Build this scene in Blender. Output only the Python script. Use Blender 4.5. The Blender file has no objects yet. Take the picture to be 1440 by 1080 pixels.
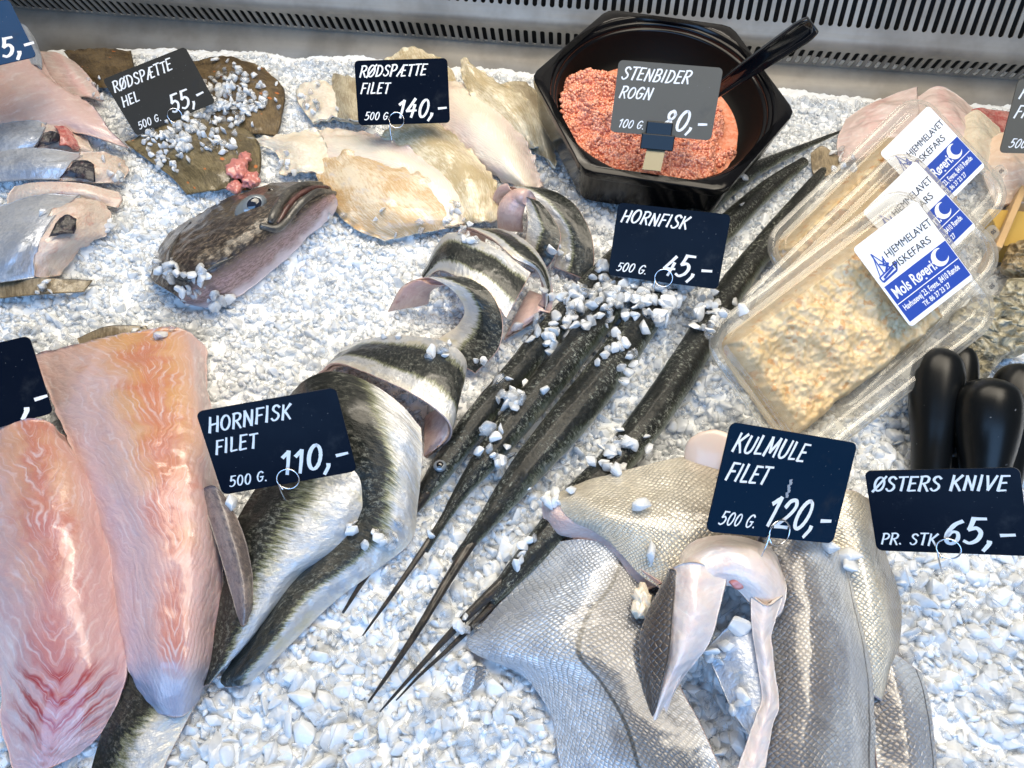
import bpy, bmesh, math, random
import numpy as np
from mathutils import Vector, Matrix, noise
from mathutils.bvhtree import BVHTree

random.seed(7)
rng = np.random.default_rng(7)
SC = bpy.context.scene
COL = SC.collection
R = math.radians

# ------------------------------------------------------------------ camera, world, lights, exposure
PITCH, CAM_H, FPX = R(53), 0.5, 1000.0
cam = bpy.data.cameras.new('camera'); cam.lens = 36 * FPX / 1440; cam.sensor_width = 36
cam.clip_start = 0.01; cam.clip_end = 50
camo = bpy.data.objects.new('camera', cam); COL.objects.link(camo)
camo.location = (0, 0, CAM_H); camo.rotation_euler = (R(90) - PITCH, 0, 0)
SC.camera = camo

world = bpy.data.worlds.new('World'); SC.world = world; world.use_nodes = True
bg = world.node_tree.nodes['Background']
bg.inputs[0].default_value = (0.80, 0.82, 0.84, 1); bg.inputs[1].default_value = 0.15

def area(name, loc, target, size, energy, color, spread=180):
    l = bpy.data.lights.new(name, 'AREA'); l.shape = 'RECTANGLE'
    l.size, l.size_y = size; l.energy = energy; l.color = color
    l.spread = R(spread)
    o = bpy.data.objects.new(name, l); COL.objects.link(o); o.location = loc
    o.rotation_euler = (Vector(target) - Vector(loc)).to_track_quat('-Z', 'Y').to_euler()
    return o
area('canopy_lamp', (0.12, 0.62, 1.00), (0.05, 0.46, 0), (1.3, 0.60), 9.2, (1.0, 0.89, 0.72), 115)
area('rear_canopy_lamp', (-0.1, 1.02, 1.05), (0, 0.62, 0), (1.2, 0.07), 5, (1.0, 0.90, 0.76))
area('added_mince_fill', (0.48, 0.26, 0.95), (0.26, 0.40, 0.05), (0.5, 0.25), 2.4, (1.0, 0.90, 0.74))  # added warm fill for the mince trays, not a known canopy lamp
area('street_daylight', (-0.25, -1.30, 1.0), (0, 0.25, 0), (2.6, 1.3), 56, (0.28, 0.55, 1.0))

SC.view_settings.view_transform = 'Standard'; SC.view_settings.look = 'None'
SC.view_settings.exposure = -0.33; SC.view_settings.gamma = 1; SC.view_settings.use_curve_mapping = False
SC.render.engine = 'CYCLES'
SC.cycles.use_denoising = True
SC.cycles.max_bounces = 14; SC.cycles.transmission_bounces = 8; SC.cycles.transparent_max_bounces = 24
SC.cycles.diffuse_bounces = 7; SC.cycles.glossy_bounces = 4
SC.cycles.caustics_reflective = False; SC.cycles.caustics_refractive = False
SC.cycles.sample_clamp_indirect = 5

# ------------------------------------------------------------------ geometry helpers
cT, sT = math.cos(PITCH), math.sin(PITCH)
def ray(px, py):
    a, b = (px - 720) / FPX, (540 - py) / FPX
    return Vector((a, cT + b * sT, -sT + b * cT))
def P(px, py, z=0.0):
    """the place on the counter, z centimetres above the ice, seen at this spot of the photograph"""
    d = ray(px, py); t = (z * 0.01 - CAM_H) / d.z
    return Vector((d.x * t, d.y * t, z * 0.01))
def project(p):
    q = np.asarray(p) - np.array([0, 0, CAM_H])
    dep = q[..., 1] * cT - q[..., 2] * sT
    up = q[..., 1] * sT + q[..., 2] * cT
    return 720 + FPX * q[..., 0] / dep, 540 - FPX * up / dep
def to_world(v):
    return Vector((v[0], v[1] * sT + v[2] * cT, v[1] * cT - v[2] * sT))

def fit_pose(q, W, H):
    """pose of a W x H rectangle from its four corners (tl, tr, br, bl)"""
    A = []
    for (x, y), (u, v) in zip([(0, 0), (W, 0), (W, -H), (0, -H)], q):
        u = (u - 720) / FPX; v = (540 - v) / FPX
        A.append([x, y, 1, 0, 0, 0, -u * x, -u * y, -u]); A.append([0, 0, 0, x, y, 1, -v * x, -v * y, -v])
    h = np.linalg.svd(np.array(A))[2][-1].reshape(3, 3)
    a, b, t = h[:, 0], h[:, 1], h[:, 2]
    s = 2 / (np.linalg.norm(a) + np.linalg.norm(b))
    if t[2] < 0: s = -s
    ctr = to_world(t * s + a * s * W / 2 - b * s * H / 2) + Vector((0, 0, CAM_H))
    X = to_world(a * s).normalized(); Y = to_world(b * s)
    Z = X.cross(Y).normalized(); Y = Z.cross(X)
    return ctr, X, Y, Z

def frame(ctr, X, Y, Z):
    m = Matrix((X, Y, Z)).transposed().to_4x4(); m.translation = ctr
    return m

def link(name, me, mats=None, parent=None, matrix=None, smooth=True):
    o = bpy.data.objects.new(name, me); COL.objects.link(o)
    for m in (mats or []): me.materials.append(m)
    if smooth and len(me.polygons):
        me.polygons.foreach_set('use_smooth', [True] * len(me.polygons))
    if parent is not None:
        o.parent = parent
        if matrix is None: o.matrix_parent_inverse = parent.matrix_basis.inverted()
    if matrix is not None: o.matrix_world = matrix
    return o
def tag(o, label, cat, group=None, kind=None):
    if kind: o['kind'] = kind
    if label: o['label'] = label
    if cat: o['category'] = cat
    if group: o['group'] = group
    return o
def empty(name, loc=(0, 0, 0)):
    o = bpy.data.objects.new(name, None); COL.objects.link(o); o.location = loc; o.empty_display_size = .01
    return o
def pymesh(name, verts, faces, uvs=None, arcs=None, matidx=None):
    me = bpy.data.meshes.new(name)
    me.from_pydata([tuple(v) for v in verts], [], [tuple(f) for f in faces])
    if uvs is not None:
        li = np.empty(len(me.loops), dtype=np.int32); me.loops.foreach_get('vertex_index', li)
        l1 = me.uv_layers.new(name='uv'); l1.data.foreach_set('uv', np.asarray(uvs, dtype=np.float32)[li].ravel())
        if arcs is not None:
            l2 = me.uv_layers.new(name='arc'); l2.data.foreach_set('uv', np.asarray(arcs, dtype=np.float32)[li].ravel())
    if matidx is not None: me.polygons.foreach_set('material_index', matidx)
    me.update()
    return me

def catmull(pts, n, closed=False):
    p = np.asarray(pts, dtype=float); k = len(p)
    if k == 2 and not closed:
        t = np.linspace(0, 1, n)[:, None]; return p[0] * (1 - t) + p[1] * t
    if closed: q = np.vstack([p[-1:], p, p[:2]]); seg = k
    else: q = np.vstack([2 * p[:1] - p[1:2], p, 2 * p[-1:] - p[-2:-1]]); seg = k - 1
    t = np.linspace(0, seg, n, endpoint=not closed); i = np.minimum(t.astype(int), seg - 1); f = (t - i)[:, None]
    a, b, c, d = q[i], q[i + 1], q[i + 2], q[i + 3]
    return .5 * ((2 * b) + (-a + c) * f + (2 * a - 5 * b + 4 * c - d) * f ** 2 + (-a + 3 * b - 3 * c + d) * f ** 3)

SUPPORT = []          # things the ice is heaped under
BLOCK = []            # things loose ice must not poke through

def grid_from_rows(rows, nu, nv, tr=True):
    w = []
    for r in rows:
        pts = [P(*p) for p in r] if tr else r
        w.append(catmull(pts, nv))
    w = np.array(w)                                   # rows x nv x 3
    g = np.stack([catmull(w[:, j], nu) for j in range(nv)], axis=1)
    return g

def sheet(name, rows, mats, thick=.5, nu=72, nv=44, flip=None, rough=.0006, parent=None, seed=0, skin=None,
          support=True, tr=True, wav=0.0, ripple=0.0):
    """a slab of fish laid over control rows; mats=(flesh,) one mesh, or skin=(name, material) a separate upper skin"""
    g = grid_from_rows(rows, nu, nv, tr)
    du = np.gradient(g, axis=0); dv = np.gradient(g, axis=1)
    nrm = np.cross(du, dv); nrm /= np.linalg.norm(nrm, axis=2, keepdims=True) + 1e-9
    if flip is None:
        view = np.array([0, 0, CAM_H]) - g
        flip = (nrm * view).sum() < 0
    if flip: nrm = -nrm
    U, V = np.meshgrid(np.linspace(0, 1, nu), np.linspace(0, 1, nv), indexing='ij')
    if rough or wav or ripple:
        for i in range(nu):
            for j in range(nv):
                p = Vector(g[i, j]) + Vector((seed * 3.1, seed * 1.7, 0))
                d = rough * (noise.noise(p * 60) + .5 * noise.noise(p * 140) + .25 * noise.noise(p * 320))
                if wav: d += wav * noise.noise(p * 25)
                if ripple:
                    e = min(U[i, j], 1 - U[i, j], V[i, j], 1 - V[i, j])
                    d += ripple * math.exp(-e * 14) * noise.noise(p * 110 + Vector((9, 3, 1)))
                g[i, j] += nrm[i, j] * d
    e = np.minimum(np.minimum(U, 1 - U) * 8, np.minimum(V, 1 - V) * 5); e = np.clip(e, 0, 1)
    t = thick * .01 * (.30 + .70 * np.sqrt(1 - (1 - e) ** 2))
    bot = g - nrm * t[..., None]
    su = np.concatenate([[0], np.cumsum(np.linalg.norm(np.diff(g[:, nv // 2], axis=0), axis=1))])
    sv = np.concatenate([[0], np.cumsum(np.linalg.norm(np.diff(g[nu // 2], axis=0), axis=1))])
    A, B = np.meshgrid(su, sv, indexing='ij')
    uv = np.stack([U, V], -1).reshape(-1, 2); arc = np.stack([A, B], -1).reshape(-1, 2) + seed * .37
    N = nu * nv
    idx = np.arange(N).reshape(nu, nv)
    q = np.stack([idx[:-1, :-1], idx[1:, :-1], idx[1:, 1:], idx[:-1, 1:]], -1).reshape(-1, 4)
    if flip: q = q[:, ::-1]
    ring = np.concatenate([idx[0, :], idx[1:, -1], idx[-1, -2::-1], idx[-2:0:-1, 0]])
    rn = np.roll(ring, -1)
    # bulging rim between the two faces
    cen = (g + bot) / 2
    flat_t, flat_b, flat_c = g.reshape(-1, 3), bot.reshape(-1, 3), cen.reshape(-1, 3)
    inner = np.clip(idx, 0, None)
    iu = np.clip(np.arange(nu), 1, nu - 2); iv = np.clip(np.arange(nv), 1, nv - 2)
    inn = cen[np.ix_(iu, iv)].reshape(-1, 3)
    out = flat_c - inn
    ol = np.linalg.norm(out, axis=1, keepdims=True) + 1e-9
    mid = flat_c + out / ol * (t.reshape(-1, 1) * .45)
    midv = mid[ring]
    m0 = 2 * N; k = len(ring); mi = np.arange(k) + m0; mn = np.roll(mi, -1)
    sk1 = np.stack([ring, rn, mn, mi], -1); sk2 = np.stack([mi, mn, rn + N, ring + N], -1)
    if not flip: sk1, sk2 = sk1[:, ::-1], sk2[:, ::-1]
    verts = np.vstack([flat_t, flat_b, midv])
    uvs = np.vstack([uv, uv, uv[ring]]); arcs = np.vstack([arc, arc, arc[ring]])
    if skin is None:
        faces = np.vstack([q, (q + N)[:, ::-1], sk1, sk2])
        o = link(name, pymesh(name, verts, faces.tolist(), uvs, arcs), [mats], parent)
    else:
        faces = np.vstack([(q + N)[:, ::-1], sk1, sk2])
        used = np.unique(faces); remap = -np.ones(len(verts), int); remap[used] = np.arange(len(used))
        o = link(name, pymesh(name, verts[used], remap[faces].tolist(), uvs[used], arcs[used]), [mats], parent)
        s = link(skin[0], pymesh(skin[0], flat_t, q.tolist(), uv, arc), [skin[1]], o)
        BLOCK.append(s)
        if support: SUPPORT.append(s)
    BLOCK.append(o)
    if support: SUPPORT.append(o)
    return o

def tube(name, pts, rad, mat, parent=None, nu=60, nv=20, flat=1.0, caps=True, rough=0, up=Vector((0, 0, 1)), world=False, seed=0, block=True, support=False):
    """round bar along pts (photo spots with height, or world points); rad in cm, flat = height / width"""
    w = np.array([tuple(p) if world else tuple(P(*p)) for p in pts]); g = catmull(w, nu)
    rr = catmull(np.array(rad, float)[:, None], nu)[:, 0] * .01
    rr = np.maximum(rr, .0002)
    tan = np.gradient(g, axis=0); tan /= np.linalg.norm(tan, axis=1, keepdims=True) + 1e-12
    side = np.cross(tan, np.array(up)); side /= np.linalg.norm(side, axis=1, keepdims=True) + 1e-9
    top = np.cross(side, tan)
    th = np.linspace(0, 2 * math.pi, nv + 1)
    ct, st = np.cos(th), np.sin(th)
    ring = g[:, None] + rr[:, None, None] * (side[:, None] * ct[None, :, None] + top[:, None] * st[None, :, None] * flat)
    if rough:
        for i in range(nu):
            for j in range(nv + 1):
                jj = j % nv
                p = Vector(ring[i, jj]) + Vector((seed, 0, 0))
                ring[i, j] += (ring[i, j] - g[i]) / rr[i] * rough * noise.noise(p * 120)
    s = np.concatenate([[0], np.cumsum(np.linalg.norm(np.diff(g, axis=0), axis=1))])
    U, V = np.meshgrid(np.linspace(0, 1, nu), np.linspace(0, 1, nv + 1), indexing='ij')
    arc = np.stack([np.repeat(s[:, None], nv + 1, 1), V * 2 * math.pi * rr.max()], -1)
    idx = np.arange(nu * (nv + 1)).reshape(nu, nv + 1)
    q = np.stack([idx[:-1, :-1], idx[:-1, 1:], idx[1:, 1:], idx[1:, :-1]], -1).reshape(-1, 4).tolist()
    verts = ring.reshape(-1, 3).tolist(); uv = np.stack([U, V], -1).reshape(-1, 2).tolist(); ar = (arc.reshape(-1, 2) + seed * .21).tolist()
    if caps:
        for e, i in ((0, 0), (1, nu - 1)):
            c = len(verts); verts.append(tuple(g[i] + (tan[i] * (1 if e else -1)) * rr[i] * .35)); uv.append((e, .5)); ar.append(tuple(arc[i, 0]))
            for j in range(nv):
                q.append((c, idx[i, j], idx[i, j + 1]) if e else (c, idx[i, j + 1], idx[i, j]))
    o = link(name, pymesh(name, verts, q, uv, ar), [mat], parent)
    if block: BLOCK.append(o)
    if support: SUPPORT.append(o)
    return o

def blob(name, ctr, r, mat, parent=None, rough=.15, freq=90, sub=4, seed=0, rot=None, block=True):
    bm = bmesh.new(); bmesh.ops.create_icosphere(bm, subdivisions=sub, radius=1)
    for v in bm.verts:
        n = v.co.normalized(); p = Vector((v.co.x * r[0], v.co.y * r[1], v.co.z * r[2]))
        d = 1 + rough * (noise.noise(p * freq + Vector((seed * 7.3, 0, 0))) + .5 * noise.noise(p * freq * 2.3 + Vector((0, seed * 3.3, 0))))
        v.co = Vector((n.x * r[0], n.y * r[1], n.z * r[2])) * d
    m = Matrix.Translation(ctr) @ (rot.to_4x4() if rot else Matrix())
    bm.transform(m)
    me = bpy.data.meshes.new(name); bm.to_mesh(me); bm.free()
    o = link(name, me, [mat], parent)
    if block: BLOCK.append(o)
    return o

# ------------------------------------------------------------------ material helpers
class NB:
    def __init__(s, name):
        s.m = bpy.data.materials.new(name); s.m.use_nodes = True; s.t = s.m.node_tree
        s.t.nodes.clear(); s.out = s.t.nodes.new('ShaderNodeOutputMaterial')
    def n(s, typ, props=None, **kw):
        nd = s.t.nodes.new('ShaderNode' + typ)
        for k, v in (props or {}).items(): setattr(nd, k, v)
        for k, v in kw.items():
            key = int(k[1:]) if k[0] == 'i' and k[1:].isdigit() else k.replace('_', ' ')
            s.set(nd, key, v)
        return nd
    def set(s, nd, key, v):
        inp = nd.inputs[key]
        if isinstance(v, bpy.types.Node): v = v.outputs[0]
        if isinstance(v, bpy.types.NodeSocket): s.t.links.new(v, inp)
        else:
            if isinstance(v, tuple) and len(v) == 3 and inp.type == 'RGBA': v = (*v, 1)
            inp.default_value = v
    def math(s, op, a, b=None, c=None, clamp=False):
        nd = s.n('Math', {'operation': op, 'use_clamp': clamp}); s.set(nd, 0, a)
        if b is not None: s.set(nd, 1, b)
        if c is not None: s.set(nd, 2, c)
        return nd.outputs[0]
    def mix(s, f, a, b, mode='MIX'):
        nd = s.n('Mix', {'data_type': 'RGBA', 'blend_type': mode}); s.set(nd, 0, f); s.set(nd, 6, a); s.set(nd, 7, b)
        return nd.outputs[2]
    def step(s, x, lo, hi, a=0.0, b=1.0):
        nd = s.n('MapRange', {'interpolation_type': 'SMOOTHSTEP'}); s.set(nd, 0, x); s.set(nd, 1, lo); s.set(nd, 2, hi); s.set(nd, 3, a); s.set(nd, 4, b)
        return nd.outputs[0]
    def uv(s, name='uv'):
        nd = s.n('UVMap', {'uv_map': name}); sp = s.n('SeparateXYZ'); s.set(sp, 0, nd.outputs[0])
        return nd.outputs[0], sp.outputs[0], sp.outputs[1]
    def comb(s, x, y, z=0.0):
        nd = s.n('CombineXYZ'); s.set(nd, 0, x); s.set(nd, 1, y); s.set(nd, 2, z); return nd.outputs[0]
    def noise(s, vec, scale, detail=3.0, rough=.55, dist=0.0):
        nd = s.n('TexNoise'); s.set(nd, 'Vector', vec); s.set(nd, 'Scale', scale); s.set(nd, 'Detail', detail); s.set(nd, 'Roughness', rough); s.set(nd, 'Distortion', dist)
        return nd.outputs[0]
    def vor(s, vec, scale, feature='F1', rand=1.0):
        nd = s.n('TexVoronoi', {'feature': feature}); s.set(nd, 'Vector', vec); s.set(nd, 'Scale', scale); s.set(nd, 'Randomness', rand)
        return nd
    def pos(s):
        return s.n('NewGeometry').outputs['Position']
    def obj(s):
        return s.n('TexCoord').outputs['Object']
    def ramp(s, x, stops):
        nd = s.n('ValToRGB'); s.set(nd, 0, x); el = nd.color_ramp.elements
        while len(el) < len(stops): el.new(.5)
        for e, (p, c) in zip(el, stops): e.position = p; e.color = (*c, 1)
        return nd.outputs[0]
    def bump(s, h, strength=.3, dist=.001, prev=None):
        nd = s.n('Bump'); s.set(nd, 'Height', h); s.set(nd, 'Strength', strength); s.set(nd, 'Distance', dist)
        if prev is not None: s.set(nd, 'Normal', prev)
        return nd.outputs[0]
    def bsdf(s, **kw):
        nd = s.n('BsdfPrincipled')
        for k, v in kw.items(): s.set(nd, k.replace('_', ' '), v)
        s.t.links.new(nd.outputs[0], s.out.inputs[0])
        return s.m

def plain(name, col, rough=.5, metal=0.0, **kw):
    b = NB(name); return b.bsdf(Base_Color=col, Roughness=rough, Metallic=metal, **kw)

WET = dict(Roughness=.30, Coat_Weight=.55, Coat_Roughness=.10)

def flesh_mat(name, base, warm, blood, line, k=1.2, n=14, warm_at=.3, blood_amt=.5, center=.5, sss=.12, linew=.12, lineamt=.72, warm_amt=.8, grey_tail=0.0, bands=0.0, side=.55, sidecol=(.62, .44, .43), warp=1.2):
    b = NB(name); uvv, u, v = b.uv(); arc, au, av = b.uv('arc')
    big = b.noise(arc, 26, 3); fine = b.noise(arc, 160, 4)
    dv = b.math('ABSOLUTE', b.math('SUBTRACT', v, b.math('ADD', b.math('MULTIPLY', b.math('SUBTRACT', big, .5), .25), center)))
    w = b.math('ADD', b.math('SUBTRACT', b.math('MULTIPLY', u, n), b.math('MULTIPLY', dv, n * k * -.5)), b.math('MULTIPLY', b.noise(arc, 40, 3), warp))
    fr = b.math('PINGPONG', w, .5)                   # 0 at each seam between muscle flakes
    lw = b.math('MULTIPLY', b.step(b.noise(arc, 60, 3), .3, .75, .15, 1.6), linew * 2)
    seam = b.math('SUBTRACT', 1.0, b.step(fr, 0.0, lw))
    seam = b.math('MULTIPLY', seam, b.step(b.noise(arc, 36, 4, .6), .40, .66, .04, 1.0))
    fib = b.noise(b.comb(b.math('MULTIPLY', w, 5.0), b.math('MULTIPLY', dv, 5.0), b.math('MULTIPLY', big, 2)), 1.0, 4, .65)      # fibres lying along the flakes
    col = b.mix(b.math('MULTIPLY', b.step(b.math('ADD', b.math('SUBTRACT', warm_at, u), b.math('MULTIPLY', b.math('SUBTRACT', big, .5), .9)), -.15, .2), warm_amt), base, warm)
    col = b.mix(b.math('MULTIPLY', b.step(b.math('ADD', dv, b.math('MULTIPLY', b.math('SUBTRACT', big, .5), .3)), .08, .36), side), col, sidecol)
    bl = b.step(b.math('ADD', b.math('ADD', b.math('MULTIPLY', b.noise(arc, 30, 4, .6), .7), b.math('MULTIPLY', fib, .35)), b.math('MULTIPLY', b.math('SUBTRACT', .22, dv), .8)), .52, .72)
    col = b.mix(b.math('MULTIPLY', bl, blood_amt), col, blood)
    if bands:
        bd = b.math('MULTIPLY', b.step(u, .52, .60), b.step(u, .86, .76))
        wv = b.step(b.math('PINGPONG', b.math('MULTIPLY', w, .5), .5), .18, .40)
        col = b.mix(b.math('MULTIPLY', b.math('MULTIPLY', bd, wv), b.math('MULTIPLY', b.step(dv, .5, .25), bands)), col, (.36, .03, .035))
    col = b.mix(b.step(fib, .50, .72, 0, .42), col, line)
    col = b.mix(b.step(fib, .50, .30, 0, .12), col, blood)
    col = b.mix(b.math('MULTIPLY', seam, lineamt), col, line)
    if grey_tail:
        col = b.mix(b.step(u, grey_tail - .06, grey_tail + .05, 0, .8), col, (.34, .39, .50))
    h = b.math('ADD', b.math('ADD', b.math('MULTIPLY', b.math('POWER', fr, .6), .6), b.math('MULTIPLY', fib, .25)), b.math('MULTIPLY', fine, .8))
    nrm = b.bump(h, .42, .0012)
    nrm = b.bump(b.noise(arc, 75, 4, .6), .38, .004, nrm)
    return b.bsdf(Base_Color=col, Normal=nrm, Subsurface_Weight=sss, Subsurface_Radius=(.010, .004, .003), Subsurface_Scale=.4, Roughness=.34, Coat_Weight=.75, Coat_Roughness=.10)

def gar_mat(name, center=.5, half=.5, dark=(.010, .013, .012), mid=(.16, .17, .10), silver=(.56, .57, .58), belly=(.70, .67, .60), edge=.26, glint=.3, coat=.5):
    """dark back along v=center, silver flanks"""
    b = NB(name); uvv, u, v = b.uv(); arc, au, av = b.uv('arc')
    streak = b.noise(b.comb(b.math('MULTIPLY', au, 520), b.math('MULTIPLY', av, 95)), 1.0, 5, .75)
    big = b.noise(arc, 26, 3)
    d = b.math('DIVIDE', b.math('ABSOLUTE', b.math('SUBTRACT', v, center)), half)
    d2 = b.math('ADD', d, b.math('ADD', b.math('MULTIPLY', b.math('SUBTRACT', streak, .5), .55), b.math('MULTIPLY', b.math('SUBTRACT', big, .5), .45)))
    col = b.ramp(d2, [(0, dark), (edge, dark), (edge + .07, mid), (edge + .20, silver), (.80, silver), (.97, belly)])
    tint = b.noise(arc, 48, 3)
    flank_mask = b.step(d2, edge + .05, edge + .2)  # mask of the silver flanks
    col = b.mix(b.math('MULTIPLY', b.step(tint, .54, .68, 0, .55), flank_mask), col, (.60, .55, .36))
    col = b.mix(b.math('MULTIPLY', b.step(tint, .46, .34, 0, .5), flank_mask), col, (.30, .38, .50))
    fleck = b.step(b.noise(b.comb(b.math('MULTIPLY', au, 330), b.math('MULTIPLY', av, 240)), 1.0, 5, .85), .50, .62)
    patch = b.step(b.noise(b.comb(b.math('MULTIPLY', au, 18), b.math('MULTIPLY', av, 70)), 1.0, 2), .42, .60, .05, 1.0)
    col = b.mix(b.math('MULTIPLY', b.math('MULTIPLY', b.math('MULTIPLY', fleck, patch), b.step(d2, edge + .22, edge + .05, .10, 1.0)), b.step(d2, -.1, .25, glint * .6, glint)), col, (.50, .52, .44))  # speckles with golden glints painted into the skin colour
    met = b.step(d2, edge, edge + .15, .15, .5)
    nrm = b.bump(b.math('ADD', streak, b.math('MULTIPLY', fleck, .6)), .2 + glint * .6, .0005 + .0008 * glint)
    nrm = b.bump(b.noise(arc, 70, 4, .6), .55, .004, nrm)
    return b.bsdf(Base_Color=col, Metallic=met, Normal=nrm, Roughness=.36, Coat_Weight=coat, Coat_Roughness=.14)

def hake_mat(name, pale=(.68, .73, .80), grey=(.42, .46, .54), brown=(.13, .11, .09), dark_at=None, pale_amt=.5, line_at=None, size=.0027):
    b = NB(name); uvv, u, v = b.uv(); arc, au, av = b.uv('arc')
    wob = b.n('TexNoise'); b.set(wob, 'Vector', arc); b.set(wob, 'Scale', 40.0)
    vm = b.n('VectorMath', {'operation': 'MULTIPLY_ADD'}); b.set(vm, 0, wob.outputs[1]); b.set(vm, 1, (.006, .006, 0)); b.set(vm, 2, arc)
    mp = b.n('Mapping'); b.set(mp, 'Vector', vm.outputs[0]); b.set(mp, 'Rotation', (0, 0, R(38))); b.set(mp, 'Scale', (1 / size, .8 / size, 1))
    cell = b.vor(mp.outputs[0], 1.0, 'F1', .32)
    edge = b.vor(mp.outputs[0], 1.0, 'DISTANCE_TO_EDGE', .32)
    e = b.step(edge.outputs[0], .02, .20)
    big = b.noise(arc, 17, 4, .6); med = b.noise(arc, 60, 3)
    col = b.mix(b.step(b.math('ADD', big, pale_amt - .5), .36, .62), grey, pale)
    if dark_at is not None:
        dd = b.math('ADD', b.math('ABSOLUTE', b.math('SUBTRACT', v, dark_at[0])), b.math('MULTIPLY', b.math('SUBTRACT', big, .5), .5))
        col = b.mix(b.step(dd, dark_at[1], dark_at[1] * .3, 0, .75), col, brown)
    cv = b.n('SeparateColor'); b.set(cv, 0, cell.outputs['Color'])
    col = b.mix(b.math('MULTIPLY', cv.outputs[0], .20), col, (.12, .11, .10))
    col = b.mix(b.math('MULTIPLY', b.math('SUBTRACT', 1.0, e), b.math('MULTIPLY', b.step(med, .35, .62, .06, .52), b.step(big, .38, .52, .25, 1.0))), col, (.13, .125, .12))
    if line_at is not None:
        ll = b.math('ABSOLUTE', b.math('SUBTRACT', v, b.math('ADD', line_at, b.math('MULTIPLY', b.math('SUBTRACT', b.noise(arc, 30, 1), .5), .03))))
        col = b.mix(b.step(ll, .018, .006, 0, .8), col, (.05, .05, .045))
    h = b.math('SUBTRACT', b.math('MULTIPLY', e, .6), b.math('MULTIPLY', cell.outputs[0], .7))
    nrm = b.bump(h, .75, .0009)
    nrm = b.bump(med, .3, .003, nrm)
    return b.bsdf(Base_Color=col, Metallic=.30, Normal=nrm, Roughness=.28, Coat_Weight=.8, Coat_Roughness=.13, Coat_IOR=1.6)

def skin_mat(name, a, c, spot=None, dark=None, streak=True, metal=.0, scale=60, rough=.35, coat=.7, bumpd=.0012, sss=0.0):
    """two-tone blotchy fish skin with fine streaks, optional spots"""
    b = NB(name); uvv, u, v = b.uv(); arc, au, av = b.uv('arc')
    big = b.noise(arc, scale * .6, 4, .6)
    st = b.noise(b.comb(b.math('MULTIPLY', au, 90), b.math('MULTIPLY', av, 420)) if streak else arc, 1.0 if streak else 260, 5, .75)
    f = b.step(b.math('ADD', b.math('MULTIPLY', big, .5), b.math('MULTIPLY', st, .5)), .41, .58)
    col = b.mix(f, a, c)
    if dark: col = b.mix(b.step(b.noise(arc, scale * 1.7, 3, .6), .56, .72, 0, .75), col, dark)
    if spot:
        vr = b.vor(arc, 55, 'F1', .9); col = b.mix(b.step(vr.outputs[0], .16, .11, 0, .85), col, spot)
    nrm = b.bump(b.math('ADD', st, b.math('MULTIPLY', b.noise(arc, 500, 2), .5)), .55, bumpd)
    nrm = b.bump(b.noise(arc, 65, 4, .6), .5, .004, nrm)
    return b.bsdf(Base_Color=col, Metallic=metal, Normal=nrm, Roughness=rough, Coat_Weight=coat, Coat_Roughness=.12, Subsurface_Weight=sss, Subsurface_Radius=(.008, .005, .004), Subsurface_Scale=.4)

M = {}
M['steel'] = None
def steel():
    b = NB('brushed_steel'); p = b.pos()
    sp = b.n('SeparateXYZ'); b.set(sp, 0, p)
    br = b.noise(b.comb(b.math('MULTIPLY', sp.outputs[0], 6), b.math('MULTIPLY', sp.outputs[1], 60), b.math('MULTIPLY', sp.outputs[2], 900)), 1.0, 3, .6)
    st = b.noise(p, 14, 4, .6)
    col = b.mix(b.step(st, .35, .7), (.34, .315, .275), (.23, .21, .18))
    return b.bsdf(Base_Color=col, Metallic=.35, Roughness=b.step(br, .2, .8, .42, .60), Normal=b.bump(br, .06, .0005))
M['steel'] = steel()
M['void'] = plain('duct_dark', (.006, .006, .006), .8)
M['wire'] = plain('steel_wire', (.75, .75, .76), .18, 1.0)
M['black'] = plain('black_plastic', (.004, .004, .005), .15, 0, Specular_IOR_Level=.3)
def blackmatte():
    b = NB('black_handle_plastic'); o = b.obj()
    sp = b.step(b.noise(o, 260, 2, .5), .745, .775, 0, .4)
    return b.bsdf(Base_Color=b.mix(sp, (.004, .005, .006), (.35, .36, .38)), Specular_IOR_Level=.3, Roughness=.30, Normal=b.bump(b.noise(o, 1500, 2), .12, .0003))
M['handle'] = blackmatte()
def board(name, base, smudge):
    b = NB(name); o = b.obj()
    sm_ = b.step(b.noise(o, 38, 5, .65), .55, .80, 0, smudge)
    sp = b.step(b.noise(o, 420, 2, .5), .73, .77, 0, .35)
    col = b.mix(sm_, base, (.030, .036, .045)); col = b.mix(sp, col, (.3, .33, .36))
    return b.bsdf(Base_Color=col, Roughness=b.step(b.noise(o, 30, 4), .3, .7, .16, .28), Specular_IOR_Level=.07)
M['board'] = board('sign_board_black', (.003, .006, .014), .5)
M['board_navy_sheen'] = board('sign_board_navy_sheen', (.004, .016, .038), .5)  # blue of the reflected sky put into a black board's colour
M['board_blue_sheen'] = board('sign_board_blue_sheen', (.006, .045, .12), .3)  # stronger sky reflection painted as the base colour of the board
M['board_taupe_sheen'] = board('sign_board_taupe_sheen', (.120, .115, .100), .2)  # pale warm reflection on a black board, painted as its base colour
M['board_grey_sheen'] = board('sign_board_grey_sheen', (.040, .039, .036), .3)  # fainter grey sheen mixed into the black base
M['chalk'] = plain('white_marker', (.82, .83, .84), .55)

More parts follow.
